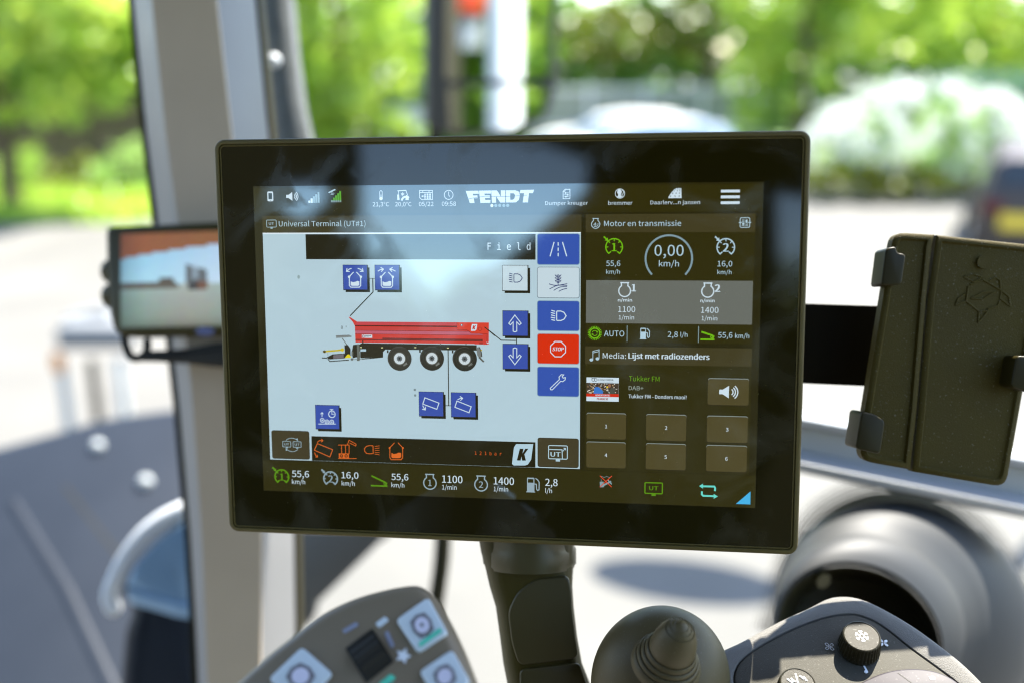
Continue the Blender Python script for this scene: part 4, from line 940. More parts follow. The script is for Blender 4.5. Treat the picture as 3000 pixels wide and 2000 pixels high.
for k in range(3): an = k * math.pi / 3 + .5; a.line([(394 - 4.6 * math.cos(an), 22.8 - 4.6 * math.sin(an)), (394 + 4.6 * math.cos(an), 22.8 + 4.6 * math.sin(an))], 1.3, WH)
a.line([(437.8, 14.2), (470.6, 14.2), (470.6, 37), (443, 37), (437.8, 32)], 1.5, WH, closed=True); a.line([(438, 19.4), (470.4, 19.4)], 1.6, WH); a.line([(446, 14), (446, 19)], 1.4, WH); a.line([(462, 14), (462, 19)], 1.4, WH)
for r in range(3):
    for k in range(4):
        if (r, k) not in ((0, 0),): a.rect(443 + k * 6.4, 22 + r * 4.7, 447.4 + k * 6.4, 25.4 + r * 4.7, WH)
a.arc(512.1, 25.6, 11.2, 1.5, WH); a.line([(512.1, 18), (512.1, 26), (514.5, 29.5)], 1.5, WH)
zz = lambda pts: [(555.7 + (x - 1633) * .3283, 15.5 + (y - 95) * .328) for x, y in pts]
for pl in ([(1633, 97), (1730, 96), (1734, 119), (1686, 119), (1690, 132), (1722, 131), (1724, 152), (1694, 153), (1700, 188), (1663, 188)],
           [(1735, 96), (1826, 95), (1828, 118), (1776, 118), (1778, 131), (1818, 131), (1818, 151), (1780, 151), (1782, 166), (1822, 166), (1822, 187), (1745, 188)],
           [(1829, 95), (1872, 95), (1903, 142), (1902, 95), (1936, 95), (1936, 186), (1898, 186), (1864, 136), (1866, 187), (1834, 187)],
           [(1941, 95), (2012, 95), (2040, 106), (2047, 132), (2040, 166), (2016, 186), (1942, 186)],
           [(2052, 94), (2155, 92), (2147, 117), (2117, 117), (2108, 186), (2069, 186), (2080, 117), (2045, 117)]): a.poly(zz(pl), WH, 2)
a.poly(zz([(1974, 117), (2000, 117), (2011, 130), (2007, 154), (1994, 166), (1974, 166)]), OLV, 3)
a.line(zz([(1655, 158), (1690, 150), (1780, 138), (1960, 141), (2100, 132)]), 1.1, OLV, 4)
for i in range(5): a.circ(621.4 + i * 9.95, 52.5, 4, WH if i == 0 else MUTE, 2, 20)
a.line([(804, 14.2), (815.8, 14.2), (815.8, 37), (799.1, 37), (799.1, 19)], 1.5, WH, closed=True); a.line([(804, 14.2), (804, 19), (799.1, 19)], 1.3, WH)
for y, k in ((23, 805), (27.6, 810.5), (32.2, 806)): a.line([(802.5, y), (812.6, y)], 1.2, WH); a.circ(k, y, 1.9, WH, 3, 12)
a.text('Dumper kreuger', 755, 52.0, 8.9, WH, x1=860); a.text('bremmer', 909.8, 52.6, 9.2, WH, x1=968.7); a.text('Daarlerv...n jansen', 1012.3, 51.8, 8.9, WH, x1=1130.8)
a.arc(938.2, 25.4, 11.3, 1.5, WH); a.circ(937, 21.5, 5.4, WH, 2, 20, 6.6); a.poly([(934, 27), (940, 27), (941, 31), (944.5, 33.5), (938, 36), (930.5, 33), (933.5, 31)], WH, 2); a.arc(940.5, 22.5, 6, 1.3, WH, 2, -60, 75, 12); a.line([(942, 28), (944, 31.5), (947, 33)], 1.2, WH)
a.poly([(1055, 37.4), (1056, 33), (1063, 23), (1070, 15.5), (1074, 13.6), (1085.8, 13.5), (1086.7, 37.4)], WH, 2)
for x, y in ((1060, 32.5), (1071, 32.5), (1081, 32.5), (1065, 25.5), (1073.5, 25.5), (1081.5, 25.5), (1069, 20), (1076, 20), (1082, 20), (1072, 16), (1077.5, 16), (1082.5, 16)):
    s_ = 2.0 if y > 22 else 1.2; a.line([(x - s_, y), (x + s_, y)], .8, OLV, 3); a.line([(x, y - s_), (x, y + s_)], .8, OLV, 3)
for y0, y1 in ((18.3, 24.7), (32, 38.6), (46, 52.3)): a.rect(1180, y0, 1224.6, y1, WH, 2)
# --- implement panel
a = art('implement_panel', 'white implement panel headed Universal Terminal with a black Field bar')
a.rect(22, 75.5, 844.5, 119, HEADC, 1)
def uticon(a, x0, y0, x1, y1, w, c, l=2, t=True):
    a.rline(x0, y0, x1, y1, 2.2, w, c, l); cx = (x0 + x1) / 2; a.rect(cx - (x1 - x0) * .12, y1 + w * .3, cx + (x1 - x0) * .12, y1 + (y1 - y0) * .22, c, l)
    if t: a.text('UT', cx, (y0 + y1) / 2 + (y1 - y0) * .19, (y1 - y0) * .38, c, l + 1, x1=(x1 - x0) * .52, bold=.02, anchor='c')
uticon(a, 33.2, 86.2, 59.2, 104.3, 1.7, GREY); a.text('Universal Terminal (UT#1)', 66.2, 102.4, 13.2, PALE, x1=296.1)
a.rect(21.7, 118.8, 843.1, 714.2, lin(180, 203, 211), 1); a.rect(21.7, 118.8, 843.1, 121.6, lin(226, 238, 242), 2)
a.rect(136.5, 122.7, 730.7, 186.6, BLK, 2); a.text('F i e l d', 609.9, 162.3, 17.6, WH, x1=717.9, font=1)
a.rect(137.0, 648.3, 729.9, 713.8, BLK, 2)
def link_line(a, pts, w=2.0): a.line(pts, w, lin(40, 36, 16), 2)
link_line(a, [(304.2, 235), (317.7, 235)], 1.3); link_line(a, [(311.9, 236), (312.1, 269.7), (250.4, 331)], 2.7)
link_line(a, [(601.3, 356.3), (643.2, 389.1), (680, 389.2)], 2.4); link_line(a, [(682.3, 384), (682.3, 397.4)], 2.2)
link_line(a, [(506.1, 411.7), (506.0, 558.5)], 2.4); link_line(a, [(497.5, 559), (512.5, 559)], 1.8)
a.text('0 °', 225.1, 366, 8.6, lin(70, 76, 70), x1=240.5, font=1)
a.circ(417.5, 519.5, 3.2, lin(120, 136, 138), 2, 14); a.circ(418.2, 534, 3.2, lin(120, 136, 138), 2, 14); a.circ(115, 232, 3.6, lin(140, 160, 160), 2, 14, 5)
# warnings in the black bar
z4 = zm(880, 1100, 2.8); z3 = zm(880, 740, 2.8); z9 = zm(930, 920, 4.523); z10 = zm(1700, 1080, 6.533); z5 = zm(1690, 650, 4.276); z6 = zm(1690, 1000, 3.136); z11 = zm(980, 750, 8.7125); zs = zm(1560, 520, 3.36)
def Z(z, *pts): return [ui(*z(x, y)) for x, y in pts]
a.line(Z(z4, (140, 558), (265, 608), (243, 668), (115, 612)), 1.8, ORG, 3, True); a.arrow(Z(z4, (138, 548), (160, 532), (186, 534)), 1.8, ORG, 5.5, 3); a.arrow(Z(z4, (118, 632), (125, 655), (142, 668)), 1.8, ORG, 5.5, 3)
a.line(Z(z4, (312, 570), (400, 570), (400, 642), (318, 642)), 1.6, ORG, 3)
for x in (338, 370): a.line(Z(z4, (x, 572), (x + 2, 640)), 1.5, ORG, 3)
a.rect(*Z(z4, (316, 640))[0], *Z(z4, (398, 678))[0], ORG, 3)
for x in (338, 376): c = Z(z4, (x, 659))[0]; a.circ(*c, 4.6, BLK, 4, 16); a.circ(*c, 2.6, ORG, 5, 14); a.circ(*c, 1.3, BLK, 6, 10)
a.line(Z(z4, (312, 681), (460, 681)), 1.5, ORG, 3); a.line(Z(z4, (385, 570), (400, 530), (458, 562), (455, 578), (405, 553)), 1.5, ORG, 3, False)
a.line(Z(z4, (570, 574), (596, 576), (598, 640), (570, 642), (545, 640), (528, 622), (526, 600), (542, 580)), 1.7, ORG, 3, True)
for y, d in ((582, -6), (598, -3), (614, 0), (630, 3), (644, 6)): a.line(Z(z4, (612, y), (648, y + d)), 1.3, ORG, 3)
def tank(a, z, x, y, k, c, w, l=3):
    q = lambda *p: Z(z, *[(x + px * k, y + py * k) for px, py in p])
    a.line(q((-50, -20), (-50, 55), (-38, 70), (38, 70), (50, 55), (50, -20)), w, c, l)
    a.line(q((-52, -22), (-14, -62)), w, c, l); a.line(q((52, -22), (14, -62)), w, c, l)
    for sx in (-52, 52): p = q((sx, -22))[0]; a.circ(*p, w * 1.35, c, l + 1, 14)
    a.poly(q((-38, 18), (-18, 26), (4, 22), (20, 14), (38, 18), (38, 50), (28, 58), (-28, 58), (-38, 50)), c, l)
tank(a, z4, 787, 617, 1.05, ORG, 1.8)
a.text('1 2 1 b a r', 573.3, 685, 8.6, lin(214, 92, 30), x1=642.5, font=1)
a.poly(Z(z4, (1770, 562), (1910, 562), (1893, 690), (1866, 730), (1845, 738), (1750, 738), (1736, 725), (1740, 690), (1752, 590)), PALE, 3)
a.poly(Z(z4, (1800, 600), (1830, 600), (1822, 640), (1845, 600), (1870, 600), (1838, 645), (1850, 698), (1820, 698), (1813, 665), (1806, 698), (1776, 696)), BLK, 4)
# --- machine drawing
d = art('trailer_drawing', 'drawing of a red three axle dump trailer'); RED = lin(205, 62, 52); RED2 = lin(196, 72, 78); RED3 = lin(192, 96, 112); DK = lin(48, 44, 32); MID = lin(104, 108, 100); RDK = lin(110, 30, 24)
d.poly(Z(z9, (413, 38), (430, 38), (525, 100), (2272, 112), (2270, 400), (2200, 405), (2195, 395), (505, 375), (497, 160), (470, 105)), RED, 2)
d.poly(Z(z9, (525, 104), (1848, 116), (1848, 150), (500, 142)), RED2, 3); d.poly(Z(z9, (498, 145), (1848, 155), (1848, 174), (499, 160)), lin(96, 34, 28), 3)
d.poly(Z(z9, (500, 172), (1848, 184), (2000, 222), (500, 212)), lin(198, 66, 62), 3); d.poly(Z(z9, (500, 218), (2010, 232), (2190, 268), (2190, 278), (502, 258)), RED3, 3)
d.line(Z(z9, (500, 215), (2020, 230)), .9, RDK, 4); d.line(Z(z9, (502, 260), (2192, 280)), .8, RDK, 4)
d.poly(Z(z9, (503, 328), (860, 332), (862, 312), (2190, 330), (2192, 362), (503, 344)), lin(120, 44, 38), 3)
d.poly(Z(z9, (1848, 108), (2272, 112), (2250, 258), (2040, 254), (1980, 208), (1848, 205)), lin(214, 64, 44), 4); d.line(Z(z9, (1850, 110), (1850, 205), (1980, 208), (2040, 254), (2250, 260), (2245, 402)), .8, RDK, 5)
d.circ(*Z(z9, (1912, 145))[0], 3.0, lin(90, 90, 90), 5, 16); d.circ(*Z(z9, (1912, 145))[0], 1.7, WH, 6, 12); d.arc(*Z(z9, (2155, 197))[0], 4.4, .7, RDK, 5)
d.poly(Z(z9, (2050, 132), (2120, 132), (2108, 205), (2090, 222), (2036, 222), (2040, 165)), WH, 5); d.poly(Z(z9, (2064, 150), (2078, 150), (2074, 170), (2088, 150), (2104, 150), (2084, 178), (2092, 202), (2076, 202), (2071, 188), (2067, 202), (2054, 202)), lin(190, 50, 36), 6)
d.rect(*Z(z9, (590, 272))[0], *Z(z9, (728, 315))[0], WH, 5); d.arc(*Z(z9, (610, 294))[0], 2.8, 1.4, lin(140, 40, 34), 6); d.line(Z(z9, (632, 286), (714, 288)), 1.3, DK, 6); d.line(Z(z9, (632, 299), (690, 300)), .7, MID, 6)
d.rect(*Z(z9, (2085, 368))[0], *Z(z9, (2140, 398))[0], RED, 6); d.rect(*Z(z9, (2142, 368))[0], *Z(z9, (2195, 400))[0], lin(170, 50, 40), 6)
d.poly(Z(z9, (590, 382), (2110, 408), (2112, 480), (900, 468), (870, 500), (870, 570), (570, 580), (568, 500), (520, 420)), DK, 2)
d.poly(Z(z9, (570, 462), (645, 462), (645, 492), (570, 492)), PALE, 3); d.line(Z(z9, (505, 378), (1000, 386)), 1, PALE, 4)
for x, y in ((578, 438), (858, 442), (1298, 440), (1730, 447)): c = Z(z9, (x, y))[0]; d.rect(c[0] - 2.4, c[1] - 1.2, c[0] + 2.4, c[1] + 1.2, lin(214, 214, 150), 5)
for x in (1310, 1630, 1970): c = Z(z9, (x, 400))[0]; d.rect(c[0] - 1.2, c[1] - 3, c[0] + 1.2, c[1] + 2, MID, 4)
d.poly(Z(z9, (475, 405), (520, 400), (560, 470), (560, 560), (470, 580), (455, 500)), DK, 3); d.poly(Z(z9, (523, 395), (555, 395), (568, 560), (560, 612), (525, 612), (528, 560)), MID, 4); d.line(Z(z9, (525, 612), (565, 612)), 1.2, MID, 5)
d.poly(Z(z9, (452, 490), (475, 490), (475, 550), (452, 550)), MID, 4); d.poly(Z(z9, (595, 350), (610, 350), (610, 420), (595, 420)), DK, 4)
d.poly(Z(z9, (358, 410), (405, 405), (440, 460), (440, 575), (355, 580), (365, 500)), DK, 3); d.poly(Z(z9, (120, 572), (200, 530), (360, 518), (360, 585), (160, 596)), DK, 3); d.poly(Z(z9, (212, 540), (350, 525), (350, 582), (212, 585)), lin(112, 106, 110), 4)
d.poly(Z(z9, (362, 578), (400, 530), (425, 530), (452, 574)), lin(228, 208, 30), 5); d.line(Z(z9, (110, 492), (345, 472)), 4.4, lin(196, 176, 32), 4); d.circ(*Z(z9, (95, 494))[0], 4.2, lin(90, 76, 24), 5, 14, 3.6); d.circ(*Z(z9, (332, 470))[0], 4.6, lin(206, 186, 34), 5, 14)
d.line(Z(z9, (65, 578), (125, 580)), 2.6, DK, 4); d.line(Z(z9, (140, 590), (165, 624), (415, 606)), 2.4, DK, 3); d.line(Z(z9, (590, 592), (760, 578), (865, 566)), 2.2, DK, 3); d.line(Z(z9, (430, 600), (590, 594)), 1.2, MID, 3); d.circ(*Z(z9, (460, 596))[0], 3.4, MID, 4, 14)
d.poly(Z(z9, (245, 283), (420, 276), (455, 290), (450, 304), (250, 318)), lin(128, 134, 132), 3)
for k in range(18): d.line(Z(z9, (250 + k * 10, 280 - k * .4), (250 + k * 10, 290 - k * .4)), .5, DK, 4)
d.line(Z(z9, (330, 320), (395, 410)), 2.2, MID, 3); d.line(Z(z9, (138, 512), (140, 550)), .8, MID, 3)
for i, (x, y, g) in enumerate(((1090, 585, 14), (1518, 583, 6), (1952, 590, 0))):
    c = Z(z9, (x, y))[0]; TY_ = lin(46 + g, 44 + g, 36 + g)  # g lightens the tyre, painting in the sheen reflected on the screen
    d.rect(c[0] - 33, c[1] - 21, c[0] - 29, c[1] - 14, DK, 3)
    d.circ(*c, 31.6, TY_, 4, 44); d.arc(*c, 29.8, 1.2, lin(84, 82, 74), 5, 150, 290, 20); d.arc(*c, 22.0, 1.0, lin(70, 68, 58), 5); d.poly([(c[0] + 9, c[1] + 17), (c[0] + 18, c[1] + 9), (c[0] + 20.5, c[1] + 14), (c[0] + 11, c[1] + 20)], lin(120, 122, 116), 5)
    d.circ(*c, 17.2, lin(92, 92, 84), 5, 36); d.circ(*c, 14.6, lin(206, 216, 218), 6, 36); d.circ(*c, 6.6, lin(96, 102, 104), 7, 24)
    for k in range(10): an = k * math.pi / 5; d.line([(c[0] + 5 * math.cos(an), c[1] + 5 * math.sin(an)), (c[0] + 8.2 * math.cos(an), c[1] + 8.2 * math.sin(an))], 1.2, lin(90, 96, 98), 8)
    d.circ(*c, 2.4, lin(40, 38, 32), 9, 14)
d.poly(Z(z9, (2105, 440), (2150, 430), (2180, 560), (2150, 580), (2120, 545)), lin(120, 124, 120), 3); d.line(Z(z9, (2150, 440), (2172, 500), (2180, 560)), 2.2, DK, 4); d.line(Z(z9, (2145, 570), (2200, 625)), 4.6, lin(96, 98, 92), 4); d.circ(*Z(z9, (2172, 476))[0], 2, lin(180, 160, 40), 5, 10)
d.line(Z(z9, (2245, 372), (2258, 386), (2272, 372)), 1.6, WH, 6); d.line(Z(z9, (2218, 172), (2352, 285)), 2.2, DK, 6)
# --- square buttons on the white panel
def sqbtn(x, y, label, light=False):
    b = art('push_button', label)
    b.rect(x + 6, y + 6.7, x + 70.4, y + 70, BLK, 2); b.rect(x, y, x + 66.2, y + 65.2, lin(36, 34, 24), 3); b.rect(x + 1.0, y + 1.0, x + 63.8, y + 63.2, lin(196, 214, 220) if light else lin(58, 80, 164), 4); return b
b = sqbtn(233.5, 200.4, 'blue button with a tank and arrows turning outwards')
tank(b, z11, 528, 590, 2.9, WH, 2.4, 5); b.arrow(Z(z11, (435, 312), (380, 330), (310, 390)), 2.3, WH, 8, 5); b.arrow(Z(z11, (605, 312), (670, 335), (735, 388)), 2.3, WH, 8, 5)
b = sqbtn(317.6, 200.3, 'paler blue button with a tank and arrows turning inwards')
tank(b, z11, 1342, 592, 2.9, WH, 2.4, 5); b.arrow(Z(z11, (1118, 378), (1180, 342), (1255, 332)), 2.3, WH, 8, 5); b.arrow(Z(z11, (1555, 378), (1490, 345), (1415, 332)), 2.3, WH, 8, 5)
def lamp(b, z, x, y, k, c, w, l=5, flip=False):
    q = lambda *p: Z(z, *[(x + (-px if flip else px) * k, y + py * k) for px, py in p])
    b.line(q((-12, -36), (16, -36), (40, -26), (56, 0), (40, 26), (16, 36), (-12, 36), (-16, 30), (-16, -30)), w, c, l, True)
    for yy, dx in ((-36, 2), (-19, 0), (-1, -1), (17, 0), (35, 2)): b.line(q((-58 + abs(dx) * 2, yy - 5), (-30, yy + 2 if yy < 0 else yy)), w, c, l)
b = sqbtn(646.6, 200.3, 'white button with a dark blue headlamp symbol', True); lamp(b, z3, 1768, 207, .95, NAVY, 2.0)
def bigarrow(b, z, x, y, s):
    b.line(Z(z, *[(x + px, y + py * s) for px, py in ((-14, 66), (-14, -10), (-36, 14), (-50, 2), (0, -66), (52, 2), (38, 14), (16, -10), (16, 66), (0, 72))]), 2.2, WH, 5, True)
b = sqbtn(646.7, 313.8, 'blue button with an arrow pointing up'); bigarrow(b, z3, 1760, 578, 1)
b = sqbtn(646.6, 397.3, 'blue button with an arrow pointing down'); bigarrow(b, z3, 1760, 850, -1)
b = sqbtn(427.7, 523.5, 'blue button with a tilted box and an arrow down'); b.line(Z(z4, (1022, 180), (1138, 224), (1120, 275), (1005, 232)), 2.2, WH, 5, True); b.arrow(Z(z4, (1005, 245), (1012, 262), (1026, 280)), 2.2, WH, 8, 5)
b = sqbtn(512.0, 523.9, 'blue button with a tilted box and an arrow up'); b.line(Z(z4, (1285, 207), (1402, 254), (1384, 303), (1268, 258)), 2.2, WH, 5, True); b.arrow(Z(z4, (1292, 196), (1310, 186), (1332, 184)), 2.2, WH, 8, 5)
b = sqbtn(149.6, 564.4, 'blue button with wheels, an arrow and a stopwatch')
b.line(Z(z4, (150, 397), (290, 397)), 1.9, WH, 5)
for x, y in ((181, 366), (220, 379), (259, 380)): c = Z(z4, (x, y))[0]; b.arc(*c, 5.2, 2, WH, 5, n=20); b.circ(*c, 2.2, WH, 6, 10)
b.arrow(Z(z4, (179, 336), (179, 302)), 1.9, WH, 5, 5); c = Z(z4, (260, 316))[0]; b.arc(*c, 8.8, 2.2, WH, 5, n=24); b.line(Z(z4, (245, 277), (270, 277)), 1.8, WH, 5); b.line([c, (c[0], c[1] - 6)], 1.6, WH, 6); b.line([c, (c[0] + 5.5, c[1])], 1.6, WH, 6); b.line(Z(z4, (257, 280), (257, 290)), 2, WH, 5)
# --- softkeys
def softkey(y0, y1, col, edge, label):
    b = art('softkey', label); b.rrect(734.4, y0 - 1.0, 840.8, y1 + 1.2, 6, edge, 2); b.rrect(735.8, y0 + .4, 839.4, y1 - .4, 5, col, 3); return b
EDG = lin(120, 150, 172)
b = softkey(123, 198.3, BLUE, EDG, 'blue softkey with a road symbol'); b.line(Z(zs, (213, 634), (175, 770)), 2.6, WH, 4); b.line(Z(zs, (297, 634), (337, 770)), 2.6, WH, 4)
for y in (637, 690, 742): b.line(Z(zs, (254, y), (254, y + 28)), 2.6, WH, 4)
b = softkey(205.3, 281, lin(196, 212, 218), lin(110, 126, 134), 'white softkey with a wheat ear over a field')
for k, (p0, p1, p2) in enumerate((((2042, 256), (2100, 268), (2188, 254)), ((2046, 297), (2110, 268), (2188, 268)), ((2080, 308), (2130, 282), (2186, 278)), ((2122, 316), (2150, 302), (2186, 293)))): b.line([tuple(v) for v in smooth_curve([(*q, 0) for q in Z(z3, p0, p1, p2)], 6) for v in [(v.x, v.y)]], 1.9, NAVY, 4)
b.line(Z(z3, (2115, 262), (2115, 200)), 1.6, NAVY, 4)
for y in (200, 222, 244):
    for sx in (-1, 1): b.line(Z(z3, (2115, y + 4), (2115 + sx * 16, y - 6), (2115 + sx * 24, y - 18), (2115 + sx * 10, y - 14), (2115, y + 4)), 1.5, NAVY, 4)
b.line(Z(z3, (2104, 196), (2115, 178), (2126, 196)), 1.5, NAVY, 4)
b = softkey(289.2, 363.3, BLUE, EDG, 'blue softkey with a white headlamp symbol'); lamp(b, z3, 2120, 518, 1.08, WH, 2.5, 4)
b = softkey(371.6, 445.8, lin(214, 42, 2), lin(150, 140, 150), 'red softkey reading STOP')
c = Z(z3, (2114, 790))[0]; b.line([(c[0] + 20.5 * math.cos(R(22.5 + 45 * k)), c[1] + 20.5 * math.sin(R(22.5 + 45 * k))) for k in range(8)], 2.3, WH, 4, True); b.text('STOP', c[0], c[1] + 4.4, 8.8, WH, 4, x1=28, bold=.028, anchor='c', slant=.2)
b = softkey(454.6, 528.4, BLUE, EDG, 'blue softkey with a spanner')
b.line(Z(z3, (2050, 1110), (2125, 1038), (2122, 1018), (2140, 998), (2160, 1000), (2148, 1014), (2156, 1026), (2174, 1022), (2172, 1040), (2152, 1056), (2136, 1052), (2068, 1122), (2054, 1122)), 2.1, WH, 4, True)
def menukey(x0, y0, x1, y1, label): b = art('menu_key', label); b.rrect(x0, y0, x1, y1, 6, lin(44, 39, 24), 3); b.rrect(x0 + 1.5, y0 + 1.5, x1 - 1.5, y1 - 1.5, 5, lin(66, 58, 36), 4); return b
b = menukey(27.5, 635.2, 131.5, 711.6, 'dark key with two terminals swapping')
for x in (58, 86.5): b.rline(x - 0, 664, x + 22, 679, 1.6, 1.5, GREY, 5); b.rect(x + 8, 680, x + 14, 682.6, GREY, 5); b.text('UT', x + 11, 674.6, 5.6, GREY, 6, x1=13, bold=.02, anchor='c')
b.arc(83.5, 671, 20, 1.5, GREY, 5, -145, -40, 16, 16); b.poly([(94, 657), (100.5, 662.5), (99.5, 655)], GREY, 5); b.arc(83.5, 674, 20, 1.5, GREY, 5, 40, 145, 16, 17); b.poly([(72, 687), (66, 683), (66, 690)], GREY, 5)
b = menukey(735.4, 635.8, 840.4, 712, 'dark key with a terminal pointing into a larger screen')
b.rline(763.6, 655.2, 811.5, 689.5, 3, 2.2, PALE, 5); b.line([(763.6, 665.5), (798, 665.5), (799, 689)], 2.2, PALE, 5); b.rect(782, 690.4, 793, 696, PALE, 5); b.text('UT', 781.5, 683.6, 11.6, PALE, 6, x1=25, bold=.02, anchor='c'); b.line([(800, 669), (806, 662)], 1.8, PALE, 5); b.poly([(801, 660.4), (807.8, 660.4), (807.8, 667.2)], PALE, 6)
# --- engine panel
a = art('engine_panel', 'engine and transmission panel with speed gauge and cruise speeds')
a.rect(856, 119, 1262.5, 390.5, OLV, 1); a.rect(855, 75, 1263, 119.3, HEADC, 1)
def engine(a, x, y, r, w, c, l=3, dy=0.0):
    k = r / 15.0; a.arc(x, y, r - w / 2, w, c, l, -58, 238, 36)
    a.line([(x + 7.6 * k, y - 11.6 * k), (x + 7.6 * k, y - 17 * k), (x + 8.6 * k, y - 19.4 * k)], w, c, l); a.line([(x - 7.6 * k, y - 11.6 * k), (x - 7.6 * k, y - 17 * k), (x - 8.6 * k, y - 19.4 * k)], w, c, l); a.line([(x - 9.4 * k, y - 19.0 * k), (x + 9.4 * k, y - 19.0 * k)], w, c, l)
engine(a, 879.5, 99.5, 11, 1.7, PALE); a.arc(879.5, 99.5, 6, 1.3, PALE, 3, -20, 130, 12); a.text('4', 878, 103.6, 8, PALE, 4, x1=7, bold=.01, anchor='c')
a.text('Motor en transmissie', 900, 104.3, 13.0, PALE, x1=1086.8)
a.rline(1227, 85.2, 1249.5, 108.2, 3, 1.7, PALE, 3); a.line([(1224, 96.7), (1230, 96.7)], 1.7, PALE, 3); a.line([(1246, 96.7), (1252.4, 96.7)], 1.7, PALE, 3)
for x0, x1 in ((1231.4, 1236.8), (1239.8, 1245)):
    for y in (90.6, 94.0, 97.4, 100.8, 104): a.line([(x0, y), (x1, y)], 1.4, PALE, 3)
a.circ(1241.5, 93.6, 2.3, PALE, 4, 10, 3.2); a.circ(1234.5, 99.4, 2.3, PALE, 4, 10, 3.2)
def cruise(a, x, y, r, num, c, w):
    a.arc(x, y, r - w / 2, w, c, 3, 130, 410, 44)
    for an in (-180, -135, -90, -45, 0): a.line([(x + (r - w) * math.cos(R(an)), y + (r - w) * math.sin(R(an))), (x + (r * .68) * math.cos(R(an)), y + (r * .68) * math.sin(R(an)))], w * .75, c, 4)
    for an in (130, 50): e = Vector((x + (r - w / 2) * math.cos(R(an)), y + (r - w / 2) * math.sin(R(an)))); a.line([tuple(e), (e.x + (r * .22 if an == 130 else -r * .22), e.y - r * .20)], w, c, 4)
    a.text(num, x, y + r * .47, r * .90, c, 4, anchor='c', bold=.02)
    p = (x - r * .72, y - r * .72); a.line([(p[0] - r * .42, p[1] - r * .42), (p[0] - r * .12, p[1] - r * .12)], w * 1.2, c, 3); a.poly([(p[0] + r * .06, p[1] + r * .06), (p[0] - r * .34, p[1] - r * .02), (p[0] - r * .02, p[1] - r * .34)], c, 4)
cruise(a, 925.2, 155.2, 21.8, '1', GREEN, 2.8); cruise(a, 1194.3, 156, 22.2, '2', PALE, 2.8)
a.text('55,6', 906, 201.7, 13.0, PALE, x1=940.6); a.text('km/h', 906.2, 220.8, 9.8, PALE, x1=940); a.text('16,0', 1175.5, 202, 13.0, PALE, x1=1210.5); a.text('km/h', 1175.5, 220.8, 9.8, PALE, x1=1209.4)
a.arc(1058.3, 183, 56.2, 4.6, lin(128, 152, 160), 2, 137, 403, 72); a.text('0,00', 1023.6, 176.4, 26.0, PALE, x1=1093.8); a.text('km/h', 1034.6, 202.4, 14.0, PALE, x1=1083)
a.rect(856.9, 236.9, 1260.7, 343.2, lin(104, 106, 98), 2)
for x, n, nx, num, tx, tm, tn in ((951.9, '1', 969.3, '1100', (936.5, 978.3), (938, 975.8), (935.7, 970.3)), (1153.4, '2', 1171, '1400', (1138.2, 1180), (1139.9, 1177.6), (1136.3, 1170.2))):
    engine(a, x, 262.8, 15.8, 2.8, WH); a.text(n, nx, 263.9, 17.6, WH, 4, bold=.03); a.text('n/min', tn[0], 289.3, 7.6, WH, 4, x1=tn[1], bold=.018); a.text(num, tx[0], 315.2, 14.0, WH, 4, x1=tx[1]); a.text('1/min', tm[0], 333.6, 10.4, WH, 4, x1=tm[1])
x, y = 879, 368.3
for k in range(24): an = R(15 * k); a.line([(x + 12 * math.cos(an), y + 12 * math.sin(an)), (x + 17 * math.cos(an), y + 17 * math.sin(an))], 1.9, GREEN, 3)
a.arc(x, y, 12.2, 2.4, GREEN, 3); a.arc(x, y, 6.4, 1.5, GREEN, 3, 200, 330, 12); a.arc(x, y, 6.4, 1.5, GREEN, 3, 20, 150, 12); a.poly([(x + 7.5, y - 1), (x + 3, y - 2), (x + 7.5, y - 6)], GREEN, 4); a.poly([(x - 7.5, y + 1), (x - 3, y + 2), (x - 7.5, y + 6)], GREEN, 4)
a.text('AUTO', 901.9, 375.8, 14.2, PALE, x1=952.1); a.rect(958.2, 348.2, 959.9, 388.6, MUTE, 3); a.rect(1132.3, 348.2, 1134, 388.4, MUTE, 3)
def pump(a, x0, y0, x1, y1, c, l=3):
    w, h = x1 - x0, y1 - y0; a.rrect(x0 + w * .06, y0, x0 + w * .60, y1 - h * .02, 2.2, c, l); a.rect(x0, y1 - h * .055, x0 + w * .66, y1, c, l + 1); a.rect(x0 + w * .13, y0 + h * .09, x0 + w * .53, y0 + h * .34, OLV, l + 2)
    a.line([(x0 + w * .62, y0 + h * .42), (x0 + w * .74, y0 + h * .44), (x0 + w * .76, y0 + h * .78), (x0 + w * .84, y0 + h * .86), (x0 + w * .94, y0 + h * .80), (x0 + w * .95, y0 + h * .3), (x0 + w * .84, y0 + h * .14), (x0 + w * .70, y0 + h * .05)], w * .075, c, l)
pump(a, 990, 354, 1015.3, 381.8, PALE); a.text('2,8', 1058.5, 375.8, 13.4, PALE, x1=1083); a.text('l/h', 1089.6, 375.0, 11, PALE, x1=1106.6)
def pedal(a, x0, y0, x1, y1, c, l=3):
    w = x1 - x0; a.line([(x0 + 2.2, y0 + 2.0), (x1 - 6, y1 - 11.5)], 4.2, c, l); a.line([(x0, y1 - 1.8), (x1 - 2, y1 - 1.8)], 4.0, c, l); a.arc(x1 - 6.5, y1 - 8.2, 3.4, 2.4, c, l + 1, n=18); a.poly([(x1 - 9, y1 - 13), (x1 - .6, y1 - 10.5), (x1 - 3, y1 - 4), (x1 - 5, y1 - 5)], c, l)
pedal(a, 1139.1, 360.2, 1172.7, 382, GREEN); a.text('55,6', 1180.3, 376.0, 13.4, PALE, x1=1214.8); a.text('km/h', 1221.3, 376.2, 11, PALE, x1=1254.9)
